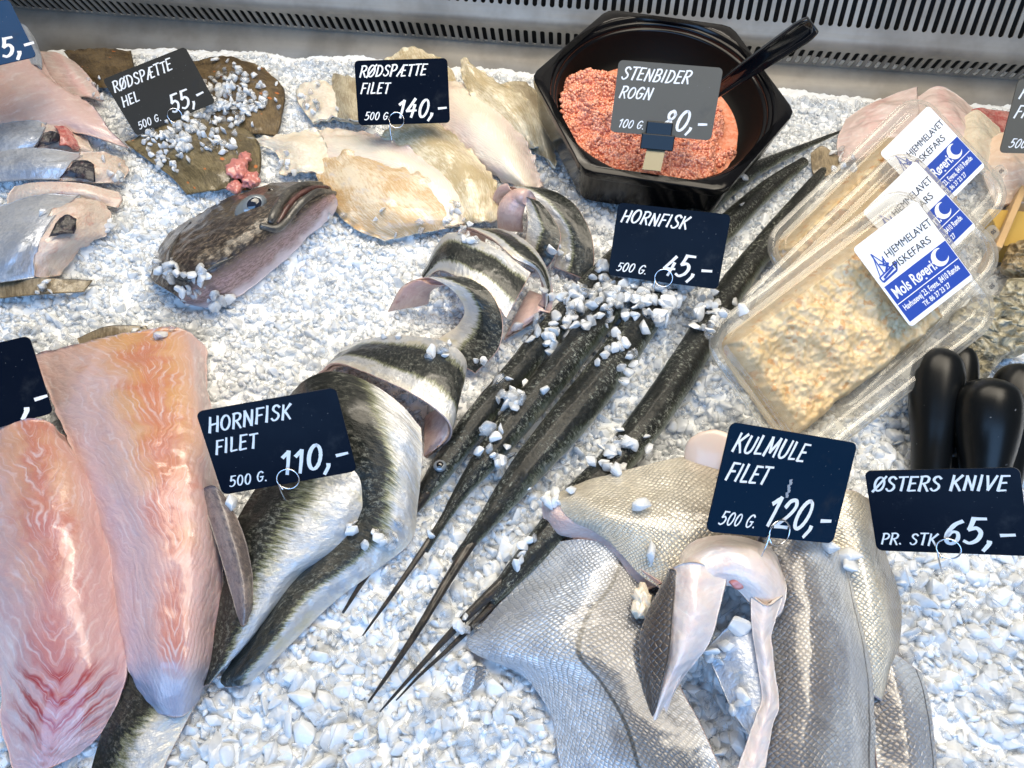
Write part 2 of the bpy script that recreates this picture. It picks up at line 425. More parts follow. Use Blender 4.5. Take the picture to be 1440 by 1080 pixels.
M['gar_flesh'] = skin_mat('garfish_flesh', (.52, .33, .29), (.60, .43, .37), dark=(.40, .22, .20), scale=50, sss=.2)
M['gar_ring'] = gar_mat('garfish_skin_curled', .55, .5, edge=.38)
M['gar_back'] = gar_mat('garfish_skin_dark_rear', .74, .74, edge=.38)
M['gar_left'] = gar_mat('garfish_skin_dark_edge', .0, 1.0, edge=.34)
M['gar_mid'] = gar_mat('garfish_skin_dark_shoulder', .28, .72, edge=.38)
M['gar_whole'] = gar_mat('garfish_whole_skin', .27, .5, dark=(.004, .006, .005), mid=(.035, .045, .025), silver=(.22, .25, .21), belly=(.45, .46, .42), edge=.30, glint=1.0, coat=.22)
M['gar_beak'] = skin_mat('garfish_beak', (.006, .006, .006), (.016, .011, .008), dark=(.055, .022, .012), scale=120)
M['cod_a'] = flesh_mat('cod_flesh_pink', (.58, .34, .33), (.56, .31, .18), (.42, .08, .08), (.70, .58, .60), k=1.2, n=20, warm_at=.30, blood_amt=.5, bands=.95, side=.6, sidecol=(.60, .42, .44), warp=2.1)
M['cod_b'] = flesh_mat('cod_flesh_orange', (.60, .38, .36), (.58, .31, .11), (.50, .15, .10), (.70, .59, .60), k=2.2, n=18, warm_at=.36, blood_amt=.7, warm_amt=.9, grey_tail=.82, side=.75, sidecol=(.62, .46, .48), warp=2.0)
M['cod_flap'] = skin_mat('cod_belly_skin', (.10, .085, .09), (.26, .21, .19), dark=(.035, .03, .035), streak=False, scale=40)
M['pl_white'] = flesh_mat('plaice_flesh_white', (.78, .71, .58), (.66, .50, .36), (.70, .54, .42), (.88, .83, .74), k=2.0, n=26, warm_at=.0, blood_amt=.2, lineamt=.7, sss=.15)
M['pl_cream'] = skin_mat('plaice_inner_skin', (.76, .68, .50), (.46, .36, .20), scale=36, sss=.15)
M['pl_orange'] = skin_mat('plaice_inner_skin_orange', (.76, .66, .50), (.54, .36, .18), dark=(.56, .54, .56), scale=34, sss=.15)
M['pl_tan'] = skin_mat('plaice_inner_skin_tan', (.56, .49, .34), (.30, .24, .15), scale=36)
M['pl_edge'] = skin_mat('plaice_pale_flesh', (.82, .76, .64), (.72, .62, .48), scale=40, streak=False, sss=.25)
M['pl_brown'] = skin_mat('plaice_brown_skin', (.07, .045, .018), (.17, .115, .05), spot=(.55, .16, .03), dark=(.035, .022, .012), scale=45)
M['pl_olive'] = skin_mat('plaice_olive_skin', (.085, .065, .03), (.21, .165, .085), spot=(.55, .16, .03), dark=(.06, .045, .025), scale=50)
M['gill'] = skin_mat('red_gill', (.45, .08, .07), (.62, .30, .26), dark=(.16, .02, .03), scale=130, streak=False)
M['hake_grey'] = hake_mat('hake_scaled_skin', dark_at=(.78, .34), line_at=.62, pale_amt=.55)
M['hake_pale'] = hake_mat('hake_pale_skin', pale=(.82, .76, .63), grey=(.62, .56, .44), brown=(.30, .24, .17), dark_at=(1.0, .42), pale_amt=.6, size=.0024)
M['hake_dark'] = hake_mat('hake_dark_skin', pale=(.40, .36, .33), grey=(.18, .155, .14), brown=(.07, .055, .05), dark_at=(.5, .6), pale_amt=.4, size=.0032)
M['hake_right'] = hake_mat('hake_silver_skin', pale=(.70, .71, .71), grey=(.42, .44, .48), brown=(.16, .13, .11), dark_at=(.25, .42), line_at=.93, pale_amt=.5, size=.0026)
M['hake_flesh'] = flesh_mat('hake_flesh', (.76, .68, .65), (.76, .70, .64), (.62, .42, .38), (.86, .82, .80), k=.5, n=8, warm_at=.0, blood_amt=.35, side=.3, sidecol=(.70, .58, .54), lineamt=.7)
M['hake_rim'] = skin_mat('hake_cut_rim', (.60, .42, .38), (.68, .54, .50), scale=60, streak=False, sss=.3)
M['silver'] = skin_mat('silver_fish_skin', (.42, .46, .54), (.66, .68, .72), dark=(.30, .33, .36), metal=.35, scale=24, streak=False, rough=.3, bumpd=.0008)
M['cut_pale'] = skin_mat('pale_cut_flesh', (.72, .62, .54), (.66, .50, .42), dark=(.62, .36, .30), scale=40, streak=False, sss=.3)
M['belly_dark'] = skin_mat('dark_belly_lining', (.005, .005, .010), (.022, .020, .034), dark=(.07, .01, .015), scale=60, streak=False, rough=.35, coat=.25)
M['tl_flesh'] = flesh_mat('salmon_tinted_flesh', (.66, .46, .37), (.66, .46, .40), (.52, .24, .17), (.76, .64, .58), k=.7, n=10, warm_at=.4, blood_amt=.4, center=.2)
M['fin'] = skin_mat('brown_fin', (.15, .11, .06), (.34, .27, .17), dark=(.04, .03, .02), scale=40)
M['white_fish'] = flesh_mat('white_pink_flesh', (.74, .60, .56), (.74, .62, .54), (.62, .32, .30), (.84, .77, .74), k=.6, n=9, warm_at=.2, blood_amt=.55, side=.4, sidecol=(.70, .50, .47), lineamt=.7)
M['ivory_fish'] = skin_mat('ivory_flesh', (.74, .68, .56), (.70, .60, .46), scale=30, streak=False, sss=.3)
M['peach_fish'] = flesh_mat('peach_flesh', (.76, .60, .48), (.76, .56, .40), (.66, .40, .28), (.86, .78, .70), k=.6, n=9, warm_at=.5, blood_amt=.4, side=.3, sidecol=(.74, .58, .48), lineamt=.7)

# ------------------------------------------------------------------ steel counter back with its two rows of air slots
WU = Vector((math.cos(R(-8)), math.sin(R(-8)), 0)); WN = Vector((-WU.y, WU.x, 0))
def W3(a, n, z): return WU * a + WN * (n - .016) + Vector((0, 0, z))
def strip(name, prof, mat, parent, a0=-1.0, a1=1.2):
    vs, fs = [], []
    for n, z in prof: vs += [W3(a0, n, z), W3(a1, n, z)]
    for i in range(len(prof) - 1): fs.append((2 * i, 2 * i + 1, 2 * i + 3, 2 * i + 2))
    return link(name, pymesh(name, vs, fs), [mat], parent)
def slot_row(name, n0, z0, dn, dz, L, m0, m1, pitch, sw, parent, a0=-1.0, a1=1.2):
    """plate along the wall from (n0,z0) in direction (dn,dz), length L, slots between m0 and m1"""
    vs, fs = [], []
    inv = Vector((0, 0, 0)) + WN * dz * .0016 - Vector((0, 0, dn)) * .0016     # into the plate
    cnt = int((a1 - a0) / pitch); K = 16
    for c in range(cnt):
        ac = a0 + (c + .5) * pitch; r = sw / 2; hc = (m0 + m1) / 2; hl = (m1 - m0) / 2 - r
        hole, outer = [], []
        for i in range(K):
            t = 2 * math.pi * (i + .5) / K
            x, y = r * math.cos(t), r * math.sin(t) + (hl if math.sin(t) > 0 else -hl)
            hole.append((x, hc + y))
            s = max(abs(math.cos(t)), 1e-6); q = max(abs(math.sin(t)), 1e-6)
            ang = max(s, q); ox, oy = math.cos(t) / ang, math.sin(t) / ang
            outer.append((ox * pitch / 2, L / 2 + oy * L / 2))
        base = len(vs)
        for (x, y) in outer + hole: vs.append(W3(ac + x, n0 + dn * y, z0 + dz * y))
        for (x, y) in hole: vs.append(W3(ac + x, n0 + dn * y, z0 + dz * y) + inv)
        for i in range(K):
            j = (i + 1) % K
            fs.append((base + i, base + j, base + K + j, base + K + i))
            fs.append((base + K + i, base + K + j, base + 2 * K + j, base + 2 * K + i))
        # corner triangles
        for (sx, sy) in ((1, 1), (-1, 1), (-1, -1), (1, -1)):
            i = {(1, 1): 1, (-1, 1): 5, (-1, -1): 9, (1, -1): 13}[(sx, sy)]
            if abs(abs(outer[i][0]) - pitch / 2) > 1e-6 or True:
                cv = len(vs); vs.append(W3(ac + sx * pitch / 2, n0 + dn * (L / 2 + sy * L / 2), z0 + dz * (L / 2 + sy * L / 2)))
                fs.append((base + i, cv, base + (i + 1) % K))
    return link(name, pymesh(name, vs, fs), [M['steel']], parent, smooth=False)
counter = strip('steel_counter_back', [(.885, -.05), (.896, -.012), (.905, .004), (.917, .013), (.930, .020)], M['steel'], None)
tag(counter, 'brushed stainless steel back wall of the fish counter with two rows of air slots', 'counter')
lo_n, lo_z, lo_d = .930, .020, (-.50, .866)
slot_row('vent_grille', lo_n, lo_z, lo_d[0], lo_d[1], .038, .004, .033, .0108, .0060, counter)
be = (lo_n + lo_d[0] * .038, lo_z + lo_d[1] * .038)
strip('ledge', [be, (be[0] - .0035, be[1] + .0070), (be[0] - .0010, be[1] + .0120), (be[0] + .0035, be[1] + .022)], M['steel'], counter)
up_n, up_z = be[0] + .0035, be[1] + .022
slot_row('vent_grille', up_n, up_z, .37, .93, .064, .003, .060, .0108, .0060, counter)
strip('top_plate', [(up_n + .37 * .064, up_z + .93 * .064), (up_n + .37 * .12, up_z + .93 * .12), (up_n + .06, up_z + .35)], M['steel'], counter)
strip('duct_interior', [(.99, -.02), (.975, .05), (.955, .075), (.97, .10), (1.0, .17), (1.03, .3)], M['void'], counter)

# ------------------------------------------------------------------ price signs: lettering drawn with a brush
def circ(cx, cy, rx, ry, a0, a1, n=10): return [(cx + rx * math.cos(R(a0 + (a1 - a0) * i / (n - 1))), cy + ry * math.sin(R(a0 + (a1 - a0) * i / (n - 1)))) for i in range(n)]
GL = {
 'R': (.62, [[(.06, 0), (.06, 1)], [(0, .98), (.3, 1.02), (.5, .88), (.46, .62), (.28, .52), (.08, .5)], [(.24, .5), (.56, -.02)]]),
 'Ø': (.72, [circ(.33, .5, .30, .5, 80, 445, 16), [(-.02, -.06), (.68, 1.06)]]),
 'O': (.70, [circ(.32, .5, .29, .5, 80, 445, 16)]),
 'D': (.66, [[(.06, 0), (.06, 1)], [(0, 1), (.3, .98), (.54, .72), (.54, .36), (.34, .06), (0, 0)]]),
 'S': (.56, [[(.48, .86), (.32, 1.0), (.12, .94), (.08, .74), (.24, .56), (.42, .42), (.46, .2), (.3, .02), (.12, .02), (0, .16)]]),
 'P': (.58, [[(.06, 0), (.06, 1)], [(0, .98), (.3, 1.02), (.5, .86), (.46, .6), (.28, .48), (.08, .46)]]),
 'Æ': (.86, [[(0, 0), (.44, 1)], [(.44, 1), (.44, 0)], [(.16, .36), (.44, .36)], [(.44, 1), (.82, 1)], [(.44, .52), (.74, .52)], [(.44, 0), (.84, .02)]]),
 'T': (.56, [[(.28, 0), (.28, 1)], [(0, .98), (.56, 1)]]),
 'E': (.56, [[(.06, 0), (.06, 1)], [(.06, 1), (.5, 1)], [(.06, .52), (.42, .54)], [(.06, 0), (.5, .02)]]),
 'H': (.68, [[(.06, 0), (.06, 1)], [(.56, 0), (.56, 1)], [(.06, .48), (.56, .54)]]),
 'L': (.52, [[(.06, 1), (.06, .02)], [(.06, 0), (.48, .03)]]),
 'F': (.54, [[(.06, 0), (.06, 1)], [(.06, 1), (.52, 1)], [(.06, .52), (.42, .54)]]),
 'I': (.28, [[(.08, 0), (.08, 1)]]),
 'N': (.70, [[(.06, 0), (.06, 1)], [(.06, 1), (.54, .02)], [(.54, 0), (.54, 1)]]),
 'B': (.62, [[(.06, 0), (.06, 1)], [(0, .98), (.3, 1.02), (.46, .84), (.4, .6), (.1, .52)], [(.1, .54), (.42, .48), (.52, .24), (.36, .02), (0, 0)]]),
 'K': (.64, [[(.06, 0), (.06, 1)], [(.54, 1), (.1, .46)], [(.2, .54), (.58, -.02)]]),
 'U': (.66, [[(.04, 1), (.04, .3), (.16, .04), (.38, .04), (.52, .3), (.54, 1)]]),
 'M': (.84, [[(.04, 0), (.1, 1)], [(.1, 1), (.36, .2)], [(.36, .2), (.66, 1)], [(.66, 1), (.72, 0)]]),
 'G': (.66, [[(.54, .86), (.36, 1), (.14, .88), (.02, .5), (.14, .1), (.34, .02), (.52, .2), (.52, .44)], [(.3, .46), (.62, .46)]]),
 'V': (.62, [[(.0, 1), (.22, 0)], [(.22, 0), (.56, 1)]]),
 '0': (.62, [circ(.28, .5, .24, .5, 80, 445, 16)]),
 '1': (.44, [[(.0, .78), (.24, 1), (.24, 1)], [(.24, 1), (.24, 0)]]),
 '2': (.60, [[(.04, .74), (.14, .96), (.36, 1), (.48, .8), (.4, .52), (.18, .22), (.0, .02)], [(.0, .02), (.54, .02)]]),
 '4': (.62, [[(.34, 1), (.0, .34)], [(.0, .34), (.56, .36)], [(.4, .66), (.36, 0)]]),
 '5': (.58, [[(.12, 1), (.06, .56)], [(.12, 1), (.52, 1)], [(.06, .56), (.3, .62), (.48, .42), (.42, .14), (.2, 0), (.0, .08)]]),
 '6': (.60, [[(.46, .96), (.22, .8), (.04, .42), (.1, .08), (.3, .0), (.46, .2), (.4, .46), (.2, .5), (.06, .3)]]),
 '8': (.60, [[(.42, .82), (.28, 1), (.1, .88), (.12, .66), (.36, .4), (.42, .16), (.24, 0), (.04, .12), (.1, .36), (.38, .62), (.44, .84)]]),
 '.': (.26, [[(.06, .04), (.09, .0)]]), ',': (.30, [[(.12, .14), (.12, .02), (.0, -.24)]]), '-': (.56, [[(.04, .40), (.48, .43)]]), ' ': (.34, []),
}
def brush(s, x, y, h, wt=.125, sx=.98, shear=.33):
    """polygons (verts, faces) of brush strokes for s, baseline at (x, y)"""
    V, F = [], []; z = 0
    y0, h0 = y, h
    for ch in s:
        adv, strokes = GL[ch]; y = y0 + h0 * random.uniform(-.035, .035); h = h0 * random.uniform(.95, 1.05)
        for st in strokes:
            n = 2 + (len(st) - 1) * 4
            p = catmull(st, n) if len(st) > 2 else np.array([st[0], [(st[0][0] + st[1][0]) / 2 + .012, (st[0][1] + st[1][1]) / 2], st[1]])
            n = len(p)
            q = np.stack([(p[:, 0] + p[:, 1] * shear) * sx * h + x, p[:, 1] * h + y], -1)
            t = np.gradient(q, axis=0); t /= np.linalg.norm(t, axis=1, keepdims=True) + 1e-9
            wd = wt * h * .5 * (1.0 + .28 * np.abs(t[:, 1])) * np.linspace(1.08, .86, n) * (1 + .05 * rng.standard_normal(n))
            nn = np.stack([-t[:, 1], t[:, 0]], -1); b = len(V); z += 1
            dz = .00012 + .000004 * z
            a = q - t * 0; a[0] -= t[0] * wd[0] * .6; a[-1] += t[-1] * wd[-1] * .6
            for i in range(n):
                V.append((*(a[i] + nn[i] * wd[i]), dz)); V.append((*(a[i] - nn[i] * wd[i]), dz))
            for i in range(n - 1): F.append((b + 2 * i, b + 2 * i + 1, b + 2 * i + 3, b + 2 * i + 2))
        x += adv * sx * h + .12 * h
    return V, F
def rounded(w, h, r, n=6, cx=0, cy=0):
    pts = []
    for (sx, sy, a) in ((1, 1, 0), (-1, 1, 90), (-1, -1, 180), (1, -1, 270)):
        for i in range(n + 1):
            t = R(a + 90 * i / n); pts.append((cx + sx * (w / 2 - r) + r * math.cos(t), cy + sy * (h / 2 - r) + r * math.sin(t)))
    return pts
def slab(poly, z0, z1, bev=.0):
    k = len(poly); V = [(x, y, z0) for x, y in poly] + [(x, y, z1) for x, y in poly]
    F = [tuple(range(k - 1, -1, -1)), tuple(range(k, 2 * k))] + [(i, (i + 1) % k, k + (i + 1) % k, k + i) for i in range(k)]
    return V, F
SW, SH = .098, .0649
def sign(q, lines, label, ring=.55, scale=1.0, mat='board'):
    ctr, X, Y, Z = fit_pose(q, SW * scale, SH * scale)
    m = frame(ctr, X, Y, Z) @ Matrix.Scale(scale, 4)
    V, F = slab(rounded(SW, SH, .0045), -.0012, 0)
    b = link('price_sign', pymesh('price_sign', V, F), [M[mat]], None, m, smooth=False)
    tag(b, label, 'price sign', 'price signs stuck in the ice')
    V, F = [], []
    for (s, fx, fy, fh, wt) in lines:
        v, f = brush(s, -SW / 2 + fx * SW, SH / 2 - fy * SH, fh * SH, wt)
        o = len(V); V += v; F += [tuple(i + o for i in t) for t in f]
    if V: link('lettering', pymesh('lettering', V, F), [M['chalk']], b, m, smooth=False)
    if ring is not None:
        cx, cy = -SW / 2 + ring * SW, -SH / 2 + .004
        pts = [(cx + .0078 * math.cos(t), cy + .0078 * math.sin(t), .0014 + .0008 * t / 6) for t in np.linspace(R(200), R(-160), 22)]
        pts = [(cx - .0066, cy - .022, -.003), (cx - .0074, cy - .010, .0010)] + pts + [(cx - .0050, cy - .0070, .0030)]
        tube('wire_ring', [m @ Vector(p) for p in pts], [.055] * len(pts), M['wire'], b, nu=120, nv=8, world=True, block=False)
    return b
def ln(title, sub, unit, price, px, uy=.92, ph=.29, th=.165):
    return [(title, .045, .25, th, .125), (sub, .045, .51, th * .94, .125), (unit, .07, uy, .115, .12), (price, px, .89, ph * .92, .125)]
S_HEL = sign([(143, 115), (266, 66), (304, 141), (186, 191)], ln('RØDSPÆTTE', 'HEL', '500 G.', '55,-', .50), 'grey sheened price sign RØDSPÆTTE HEL 55 tilted among brown whole plaice', .50, 1.0, 'board_grey_sheen')
S_PLF = sign([(496, 87), (631, 83), (635, 171), (502, 175)], ln('RØDSPÆTTE', 'FILET', '500 G.', '140,-', .42), 'dark price sign RØDSPÆTTE FILET 140 standing in the cream plaice fillets', .42)
S_STE = sign([(866, 86), (1019, 98), (1004, 196), (856, 183)], ln('STENBIDER', 'ROGN', '100 G.', '80,-', .50), 'grey sheened price sign STENBIDER ROGN 80 clipped to the black roe tub', None, 1.0, 'board_taupe_sheen')
S_HOR = sign([(865, 286), (1029, 304), (1014, 406), (854, 385)], ln('HORNFISK', '', '500 G.', '45,-', .48), 'black price sign HORNFISK 45 standing on the whole garfish', .51)
S_HF = sign([(278, 578), (472, 544), (499, 664), (313, 697)], ln('HORNFISK', 'FILET', '500 G.', '110,-', .46), 'navy price sign HORNFISK FILET 110 in front of the curled garfish fillets', .50)
S_KUL = sign([(1027, 597), (1212, 628), (1173, 761), (986, 743)], ln('KULMULE', 'FILET', '500 G.', '120,-', .40), 'blue sheened price sign KULMULE FILET 120 stuck in the scaled hake fillets', .53, 1.05, 'board_navy_sheen')
V, F = [], []
for k in range(7):
    a0 = (.0035 + .0006 * math.sin(k * 2.1), .004 - .0016 * k); n0 = len(V)
    V += [(a0[0] - .0012, a0[1], .00013 + k * 4e-6), (a0[0] + .0011, a0[1] + .0006, .00013 + k * 4e-6), (a0[0] + .0009, a0[1] - .0013, .00013 + k * 4e-6), (a0[0] - .0009, a0[1] - .0016, .00013 + k * 4e-6)]; F.append((n0, n0 + 1, n0 + 2, n0 + 3))
link('chalk_smear', pymesh('chalk_smear', V, F), [plain('chalk_smear', (.30, .33, .38), .6)], S_KUL, S_KUL.matrix_world.copy(), smooth=False)
S_OST = sign([(1226, 661), (1440, 656), (1437, 783), (1228, 775)], [('ØSTERS KNIVE', .04, .25, .165, .125), ('PR. STK', .04, .91, .135, .12), ('65,-', .47, .88, .28, .125)], 'black price sign ØSTERS KNIVE 65 in front of the oyster knives', .50, .86)
S_L = sign([(-168, 516), (22, 472), (78, 584), (-108, 634)], [(',-', .80, .90, .29, .15)], 'navy price sign cut by the left edge above the pink fillets', None)
S_TL = sign([(-128, 28), (21, -2), (44, 80), (-104, 114)], [('5,-', .70, .90, .29, .15)], 'blue sheened price sign in the top left corner over the pink fillet', None, 1.0, 'board_blue_sheen')
S_R = sign([(1417, 114), (1572, 118), (1566, 216), (1416, 212)], ln('KULMULE', 'FILET', '500 G.', '', .5), 'grey sheened price sign at the right edge beginning KU behind the white fish', None, 1.0, 'board_taupe_sheen')

# ------------------------------------------------------------------ cod fillets, front left
codl = sheet('cod_fillet', [
 [(-70, 600, 1.5), (10, 592, 3.4), (60, 590, 3.2), (92, 615, 1.2)], [(-60, 690, 2), (20, 670, 4.0), (90, 665, 3.9), (142, 690, 1.5)],
 [(-40, 790, 2), (30, 770, 4.2), (105, 770, 4.0), (160, 785, 1.5)], [(-15, 880, 1.8), (40, 865, 4.1), (115, 865, 3.9), (174, 868, 1.4)],
 [(-2, 950, 1.5), (45, 945, 3.6), (120, 940, 3.3), (178, 945, 1.2)], [(2, 1010, 1), (50, 1003, 2.8), (110, 1000, 2.4), (160, 1000, .9)],
 [(12, 1065, .6), (55, 1052, 1.8), (95, 1045, 1.5), (140, 1033, .7)], [(30, 1095, .4), (55, 1085, .8), (80, 1075, .8), (112, 1058, .5)]],
 M['cod_a'], 1.6, nu=110, nv=60, rough=.0007, seed=1, wav=.0016, ripple=.0015)
tag(codl, 'pink cod fillet with red blotches lying farthest left at the front', 'fish fillet', 'thick cod fillets')
codr = sheet('cod_fillet', [
 [(45, 500, 1.0), (120, 480, 2.5), (200, 465, 3), (258, 462, 2.5), (290, 490, .8)], [(70, 560, 1.5), (150, 540, 4), (215, 535, 4.5), (270, 540, 4), (296, 560, 1.2)],
 [(100, 630, 2), (165, 620, 4.5), (225, 615, 5), (280, 620, 4.2), (305, 640, 1.5)], [(125, 700, 2), (185, 695, 4.8), (235, 692, 5), (280, 695, 4.3), (309, 710, 1.5)],
 [(150, 770, 1.8), (200, 765, 4.5), (245, 765, 4.8), (285, 770, 4), (315, 790, 1.3)], [(162, 850, 1.5), (205, 845, 4.2), (245, 845, 4.4), (280, 850, 3.7), (310, 862, 1.2)],
 [(172, 910, 1.3), (210, 905, 3.8), (245, 905, 4), (275, 910, 3.3), (303, 915, 1.0)], [(190, 960, 1.0), (215, 960, 3), (242, 962, 3.1), (268, 960, 2.7), (293, 950, .8)],
 [(215, 1000, .8), (232, 1006, 1.3), (245, 1009, 1.4), (262, 1003, 1.2), (280, 985, .7)]],
 M['cod_b'], 1.6, nu=120, nv=60, rough=.0007, seed=2, wav=.0014, ripple=.0018)
tag(codr, 'thick orange and pink cod fillet with a grey tail end beside the garfish fillets', 'fish fillet', 'thick cod fillets')
sheet('belly_flap', [[(278, 690, 3.5), (300, 683, 4.5), (318, 700, 4)], [(297, 740, 3.3), (318, 735, 4.4), (341, 745, 3.5)], [(315, 800, 2.9), (335, 795, 3.9), (354, 800, 3.0)],
 [(328, 850, 2.5), (343, 850, 3.3), (357, 845, 2.6)], [(335, 876, 2.2), (343, 881, 2.5), (353, 868, 2.2)]], M['cod_flap'], .5, nu=50, nv=20, parent=codr, seed=3)
fin1 = sheet('brown_fin', [[(-30, 400, 1.2), (50, 391, 1.8), (130, 394, 1.0)], [(-30, 422, .8), (50, 414, 1.4), (118, 410, .7)]], M['fin'], .35, nu=14, nv=60, seed=4)
tag(fin1, 'ribbed brown fin poking out of the ice at the left edge', 'fish fin', 'brown fins')
fin2 = sheet('brown_fin', [[(108, 476, .8), (150, 459, 1.8), (205, 458, 1.2)], [(112, 484, .6), (150, 474, 1.4), (212, 470, .9)]], M['fin'], .3, nu=14, nv=60, seed=5)
tag(fin2, 'ribbed brown fin behind the orange cod fillet', 'fish fin', 'brown fins')

# ------------------------------------------------------------------ garfish fillets, curled and folded
GF = 'garfish fillets'
def gar(rows, mat, label, thick=.38, support=False, **kw):
    o = sheet('garfish_fillet', rows, M['gar_flesh'], thick, skin=('skin', M[mat]), support=support, **kw)
    return tag(o, label, 'fish fillet', GF)
def ring(front, back, label, mat='gar_ring', bulge=0.35, seed=0, flip=None, cap=True, thick=.75):
    rows = []
    for f, b in zip(front, back):
        m = ((f[0] + b[0]) / 2, (f[1] + b[1]) / 2, (f[2] + b[2]) / 2 + bulge)
        rows.append([f, m, b])
    return gar(rows, mat, label, thick, nu=90, nv=36, seed=seed, flip=flip, wav=.0012)
ring([(693, 292, .3), (697, 268, 2.5), (720, 262, 3.6), (745, 278, 4.0), (778, 312, 3.0), (788, 345, 1.5), (780, 375, .3)],
     [(725, 290, .3), (724, 268, 2.4), (755, 264, 3.6), (797, 278, 4.0), (827, 318, 3.2), (835, 360, 1.8), (830, 395, .3)],
     'rearmost curled garfish fillet with an arched dark back, nearest the roe tub', 'gar_back', seed=11)
ring([(703, 322, .4), (703, 292, 2.8), (718, 276, 3.9), (736, 278, 4.2), (742, 310, 3.6), (738, 340, 2.2), (730, 360, .6)],
     [(735, 325, .4), (735, 300, 2.6), (742, 280, 4.0), (762, 287, 4.6), (787, 325, 3.6), (780, 360, 2.2), (762, 385, .6)],
     'small curled garfish fillet tucked inside the arch of the rearmost one', 'gar_back', seed=12)
ring([(632, 335, .4), (655, 320, 2.6), (690, 334, 3.9), (722, 362, 4.4), (757, 384, 4.0), (764, 440, 2.2), (710, 478, .3)],
     [(680, 345, .4), (690, 321, 2.4), (722, 328, 3.6), (752, 350, 4.2), (772, 385, 3.8), (775, 420, 2.2), (745, 410, .3)],
     'silver edged curled garfish fillet opening to a pink inner side', seed=13)
ring([(597, 392, .3), (618, 380, 2.0), (637, 386, 3.6), (668, 400, 4.2), (695, 424, 3.8), (712, 446, 3.2)],
     [(592, 386, .3), (612, 348, 2.2), (637, 327, 3.9), (690, 344, 4.6), (722, 366, 4.4), (746, 384, 3.9)],
     'folded garfish fillet with a broad black stripe and pointed white end', seed=14)
ring([(546, 438, .3), (566, 403, 2.6), (600, 391, 3.8), (634, 406, 4.0), (653, 434, 2.8), (642, 458, 1.3), (604, 484, .4)],
     [(600, 425, .3), (610, 400, 2.4), (642, 388, 3.8), (682, 404, 4.4), (705, 445, 3.4), (700, 490, 1.9), (668, 524, .4)],
     'curled garfish fillet like a dark tunnel with ice at its mouth', 'gar_back', seed=15)
ring([(448, 524, .5), (474, 510, 2.6), (535, 532, 4.6), (595, 562, 5.4), (632, 594, 4.4), (632, 618, 2.6), (598, 645, .5)],
     [(484, 488, .5), (520, 475, 2.4), (572, 471, 4.0), (632, 483, 4.8), (657, 512, 4.2), (640, 560, 2.4), (600, 592, .5)],
     'wide saddle shaped curled garfish fillet with yellowish silver flanks', seed=16, bulge=.5)
gar([[(404, 560, 1.5), (428, 535, 3.6), (470, 522, 4.8), (520, 538, 5.2), (565, 570, 4.8), (592, 602, 4.0)], [(420, 605, 3.2), (465, 580, 5.0), (520, 585, 5.4), (565, 610, 4.6), (594, 640, 3.4)],
     [(450, 665, 2.4), (495, 650, 4.2), (540, 655, 4.2), (572, 680, 3.2), (588, 705, 2)], [(455, 725, 1.6), (490, 722, 2.6), (525, 722, 3.0), (560, 742, 2.2), (578, 760, 1.2)],
     [(420, 785, 1.3), (455, 775, 2.2), (490, 780, 2.4), (510, 790, 1.8), (527, 803, 1.0)], [(372, 855, 1.2), (405, 838, 2.0), (435, 840, 2), (468, 848, .9)],
     [(328, 925, 1), (362, 905, 1.8), (390, 900, 1.7), (413, 902, .8)], [(310, 955, .8), (332, 948, 1.4), (350, 946, 1.4), (375, 940, .7)], [(316, 966, .7), (328, 966, .9), (340, 964, .9), (352, 960, .6)]],
    'gar_mid', 'long garfish fillet curled at the top, its tail lying lowest on the ice', seed=17, nu=110, support=True)
gar([[(395, 640, 2.2), (450, 645, 3.8), (500, 655, 4.0), (532, 678, 3.2)], [(358, 690, 2.2), (415, 700, 3.7), (475, 712, 3.8), (517, 732, 2.4)],
     [(325, 750, 2.0), (375, 760, 3.3), (430, 772, 3.2), (480, 773, 2.0)], [(315, 810, 1.8), (350, 815, 2.8), (390, 820, 2.7), (428, 806, 1.7)],
     [(305, 870, 1.6), (335, 875, 2.3), (365, 870, 2.2), (395, 848, 1.4)], [(295, 925, 1.4), (315, 925, 1.8), (335, 918, 1.7), (352, 900, 1.2)], [(285, 965, 1.0), (293, 962, 1.2), (300, 955, 1.2), (308, 948, 1.0)]],
    'gar_left', 'flat garfish fillet with a black back and bluish silver belly under its sign', seed=18, support=True)
gar([[(195, 900, .9), (240, 920, 1.1), (300, 905, .8)], [(178, 950, .9), (235, 985, 1.2), (288, 962, .8)], [(150, 1010, .8), (200, 1035, 1.3), (258, 1022, .6)],
     [(134, 1060, .6), (180, 1085, 1.2), (232, 1075, .5)], [(120, 1120, .5), (165, 1135, 1), (215, 1130, .5)]],
    'gar_left', 'dark garfish fillet tail lying under the tip of the orange cod fillet', seed=19, support=True)

# ------------------------------------------------------------------ whole garfish
WG = 'whole garfish lying side by side'
M['eye_dark'] = plain('fish_pupil', (.004, .004, .005), .05, 0, Coat_Weight=1.0)
M['eye_ring'] = plain('fish_iris', (.22, .25, .28), .2, .3, Coat_Weight=.8)
def garfish(pts, rad, label, beak, seed, eye=None, lower=None):
    o = tube('whole_garfish', pts, rad, M['gar_whole'], None, nu=140, nv=32, flat=.92, rough=.0004, seed=seed, support=True)
    tag(o, label, 'fish', WG)
    tube('beak', [p for p in beak[0]], beak[1], M['gar_beak'], o, nu=40, nv=14, flat=.8, rough=.0002, seed=seed)
    if lower: tube('lower_jaw', lower[0], lower[1], M['gar_beak'], o, nu=40, nv=12, flat=.7, seed=seed + 1)
    if eye:
        c = P(*eye); e = blob('eye', c, (.0052, .0052, .0034), M['eye_ring'], o, 0, sub=3)
        blob('pupil', c + Vector((0, -.0004, .0022)), (.0029, .0029, .0018), M['eye_dark'], e, 0, sub=3)
    return o
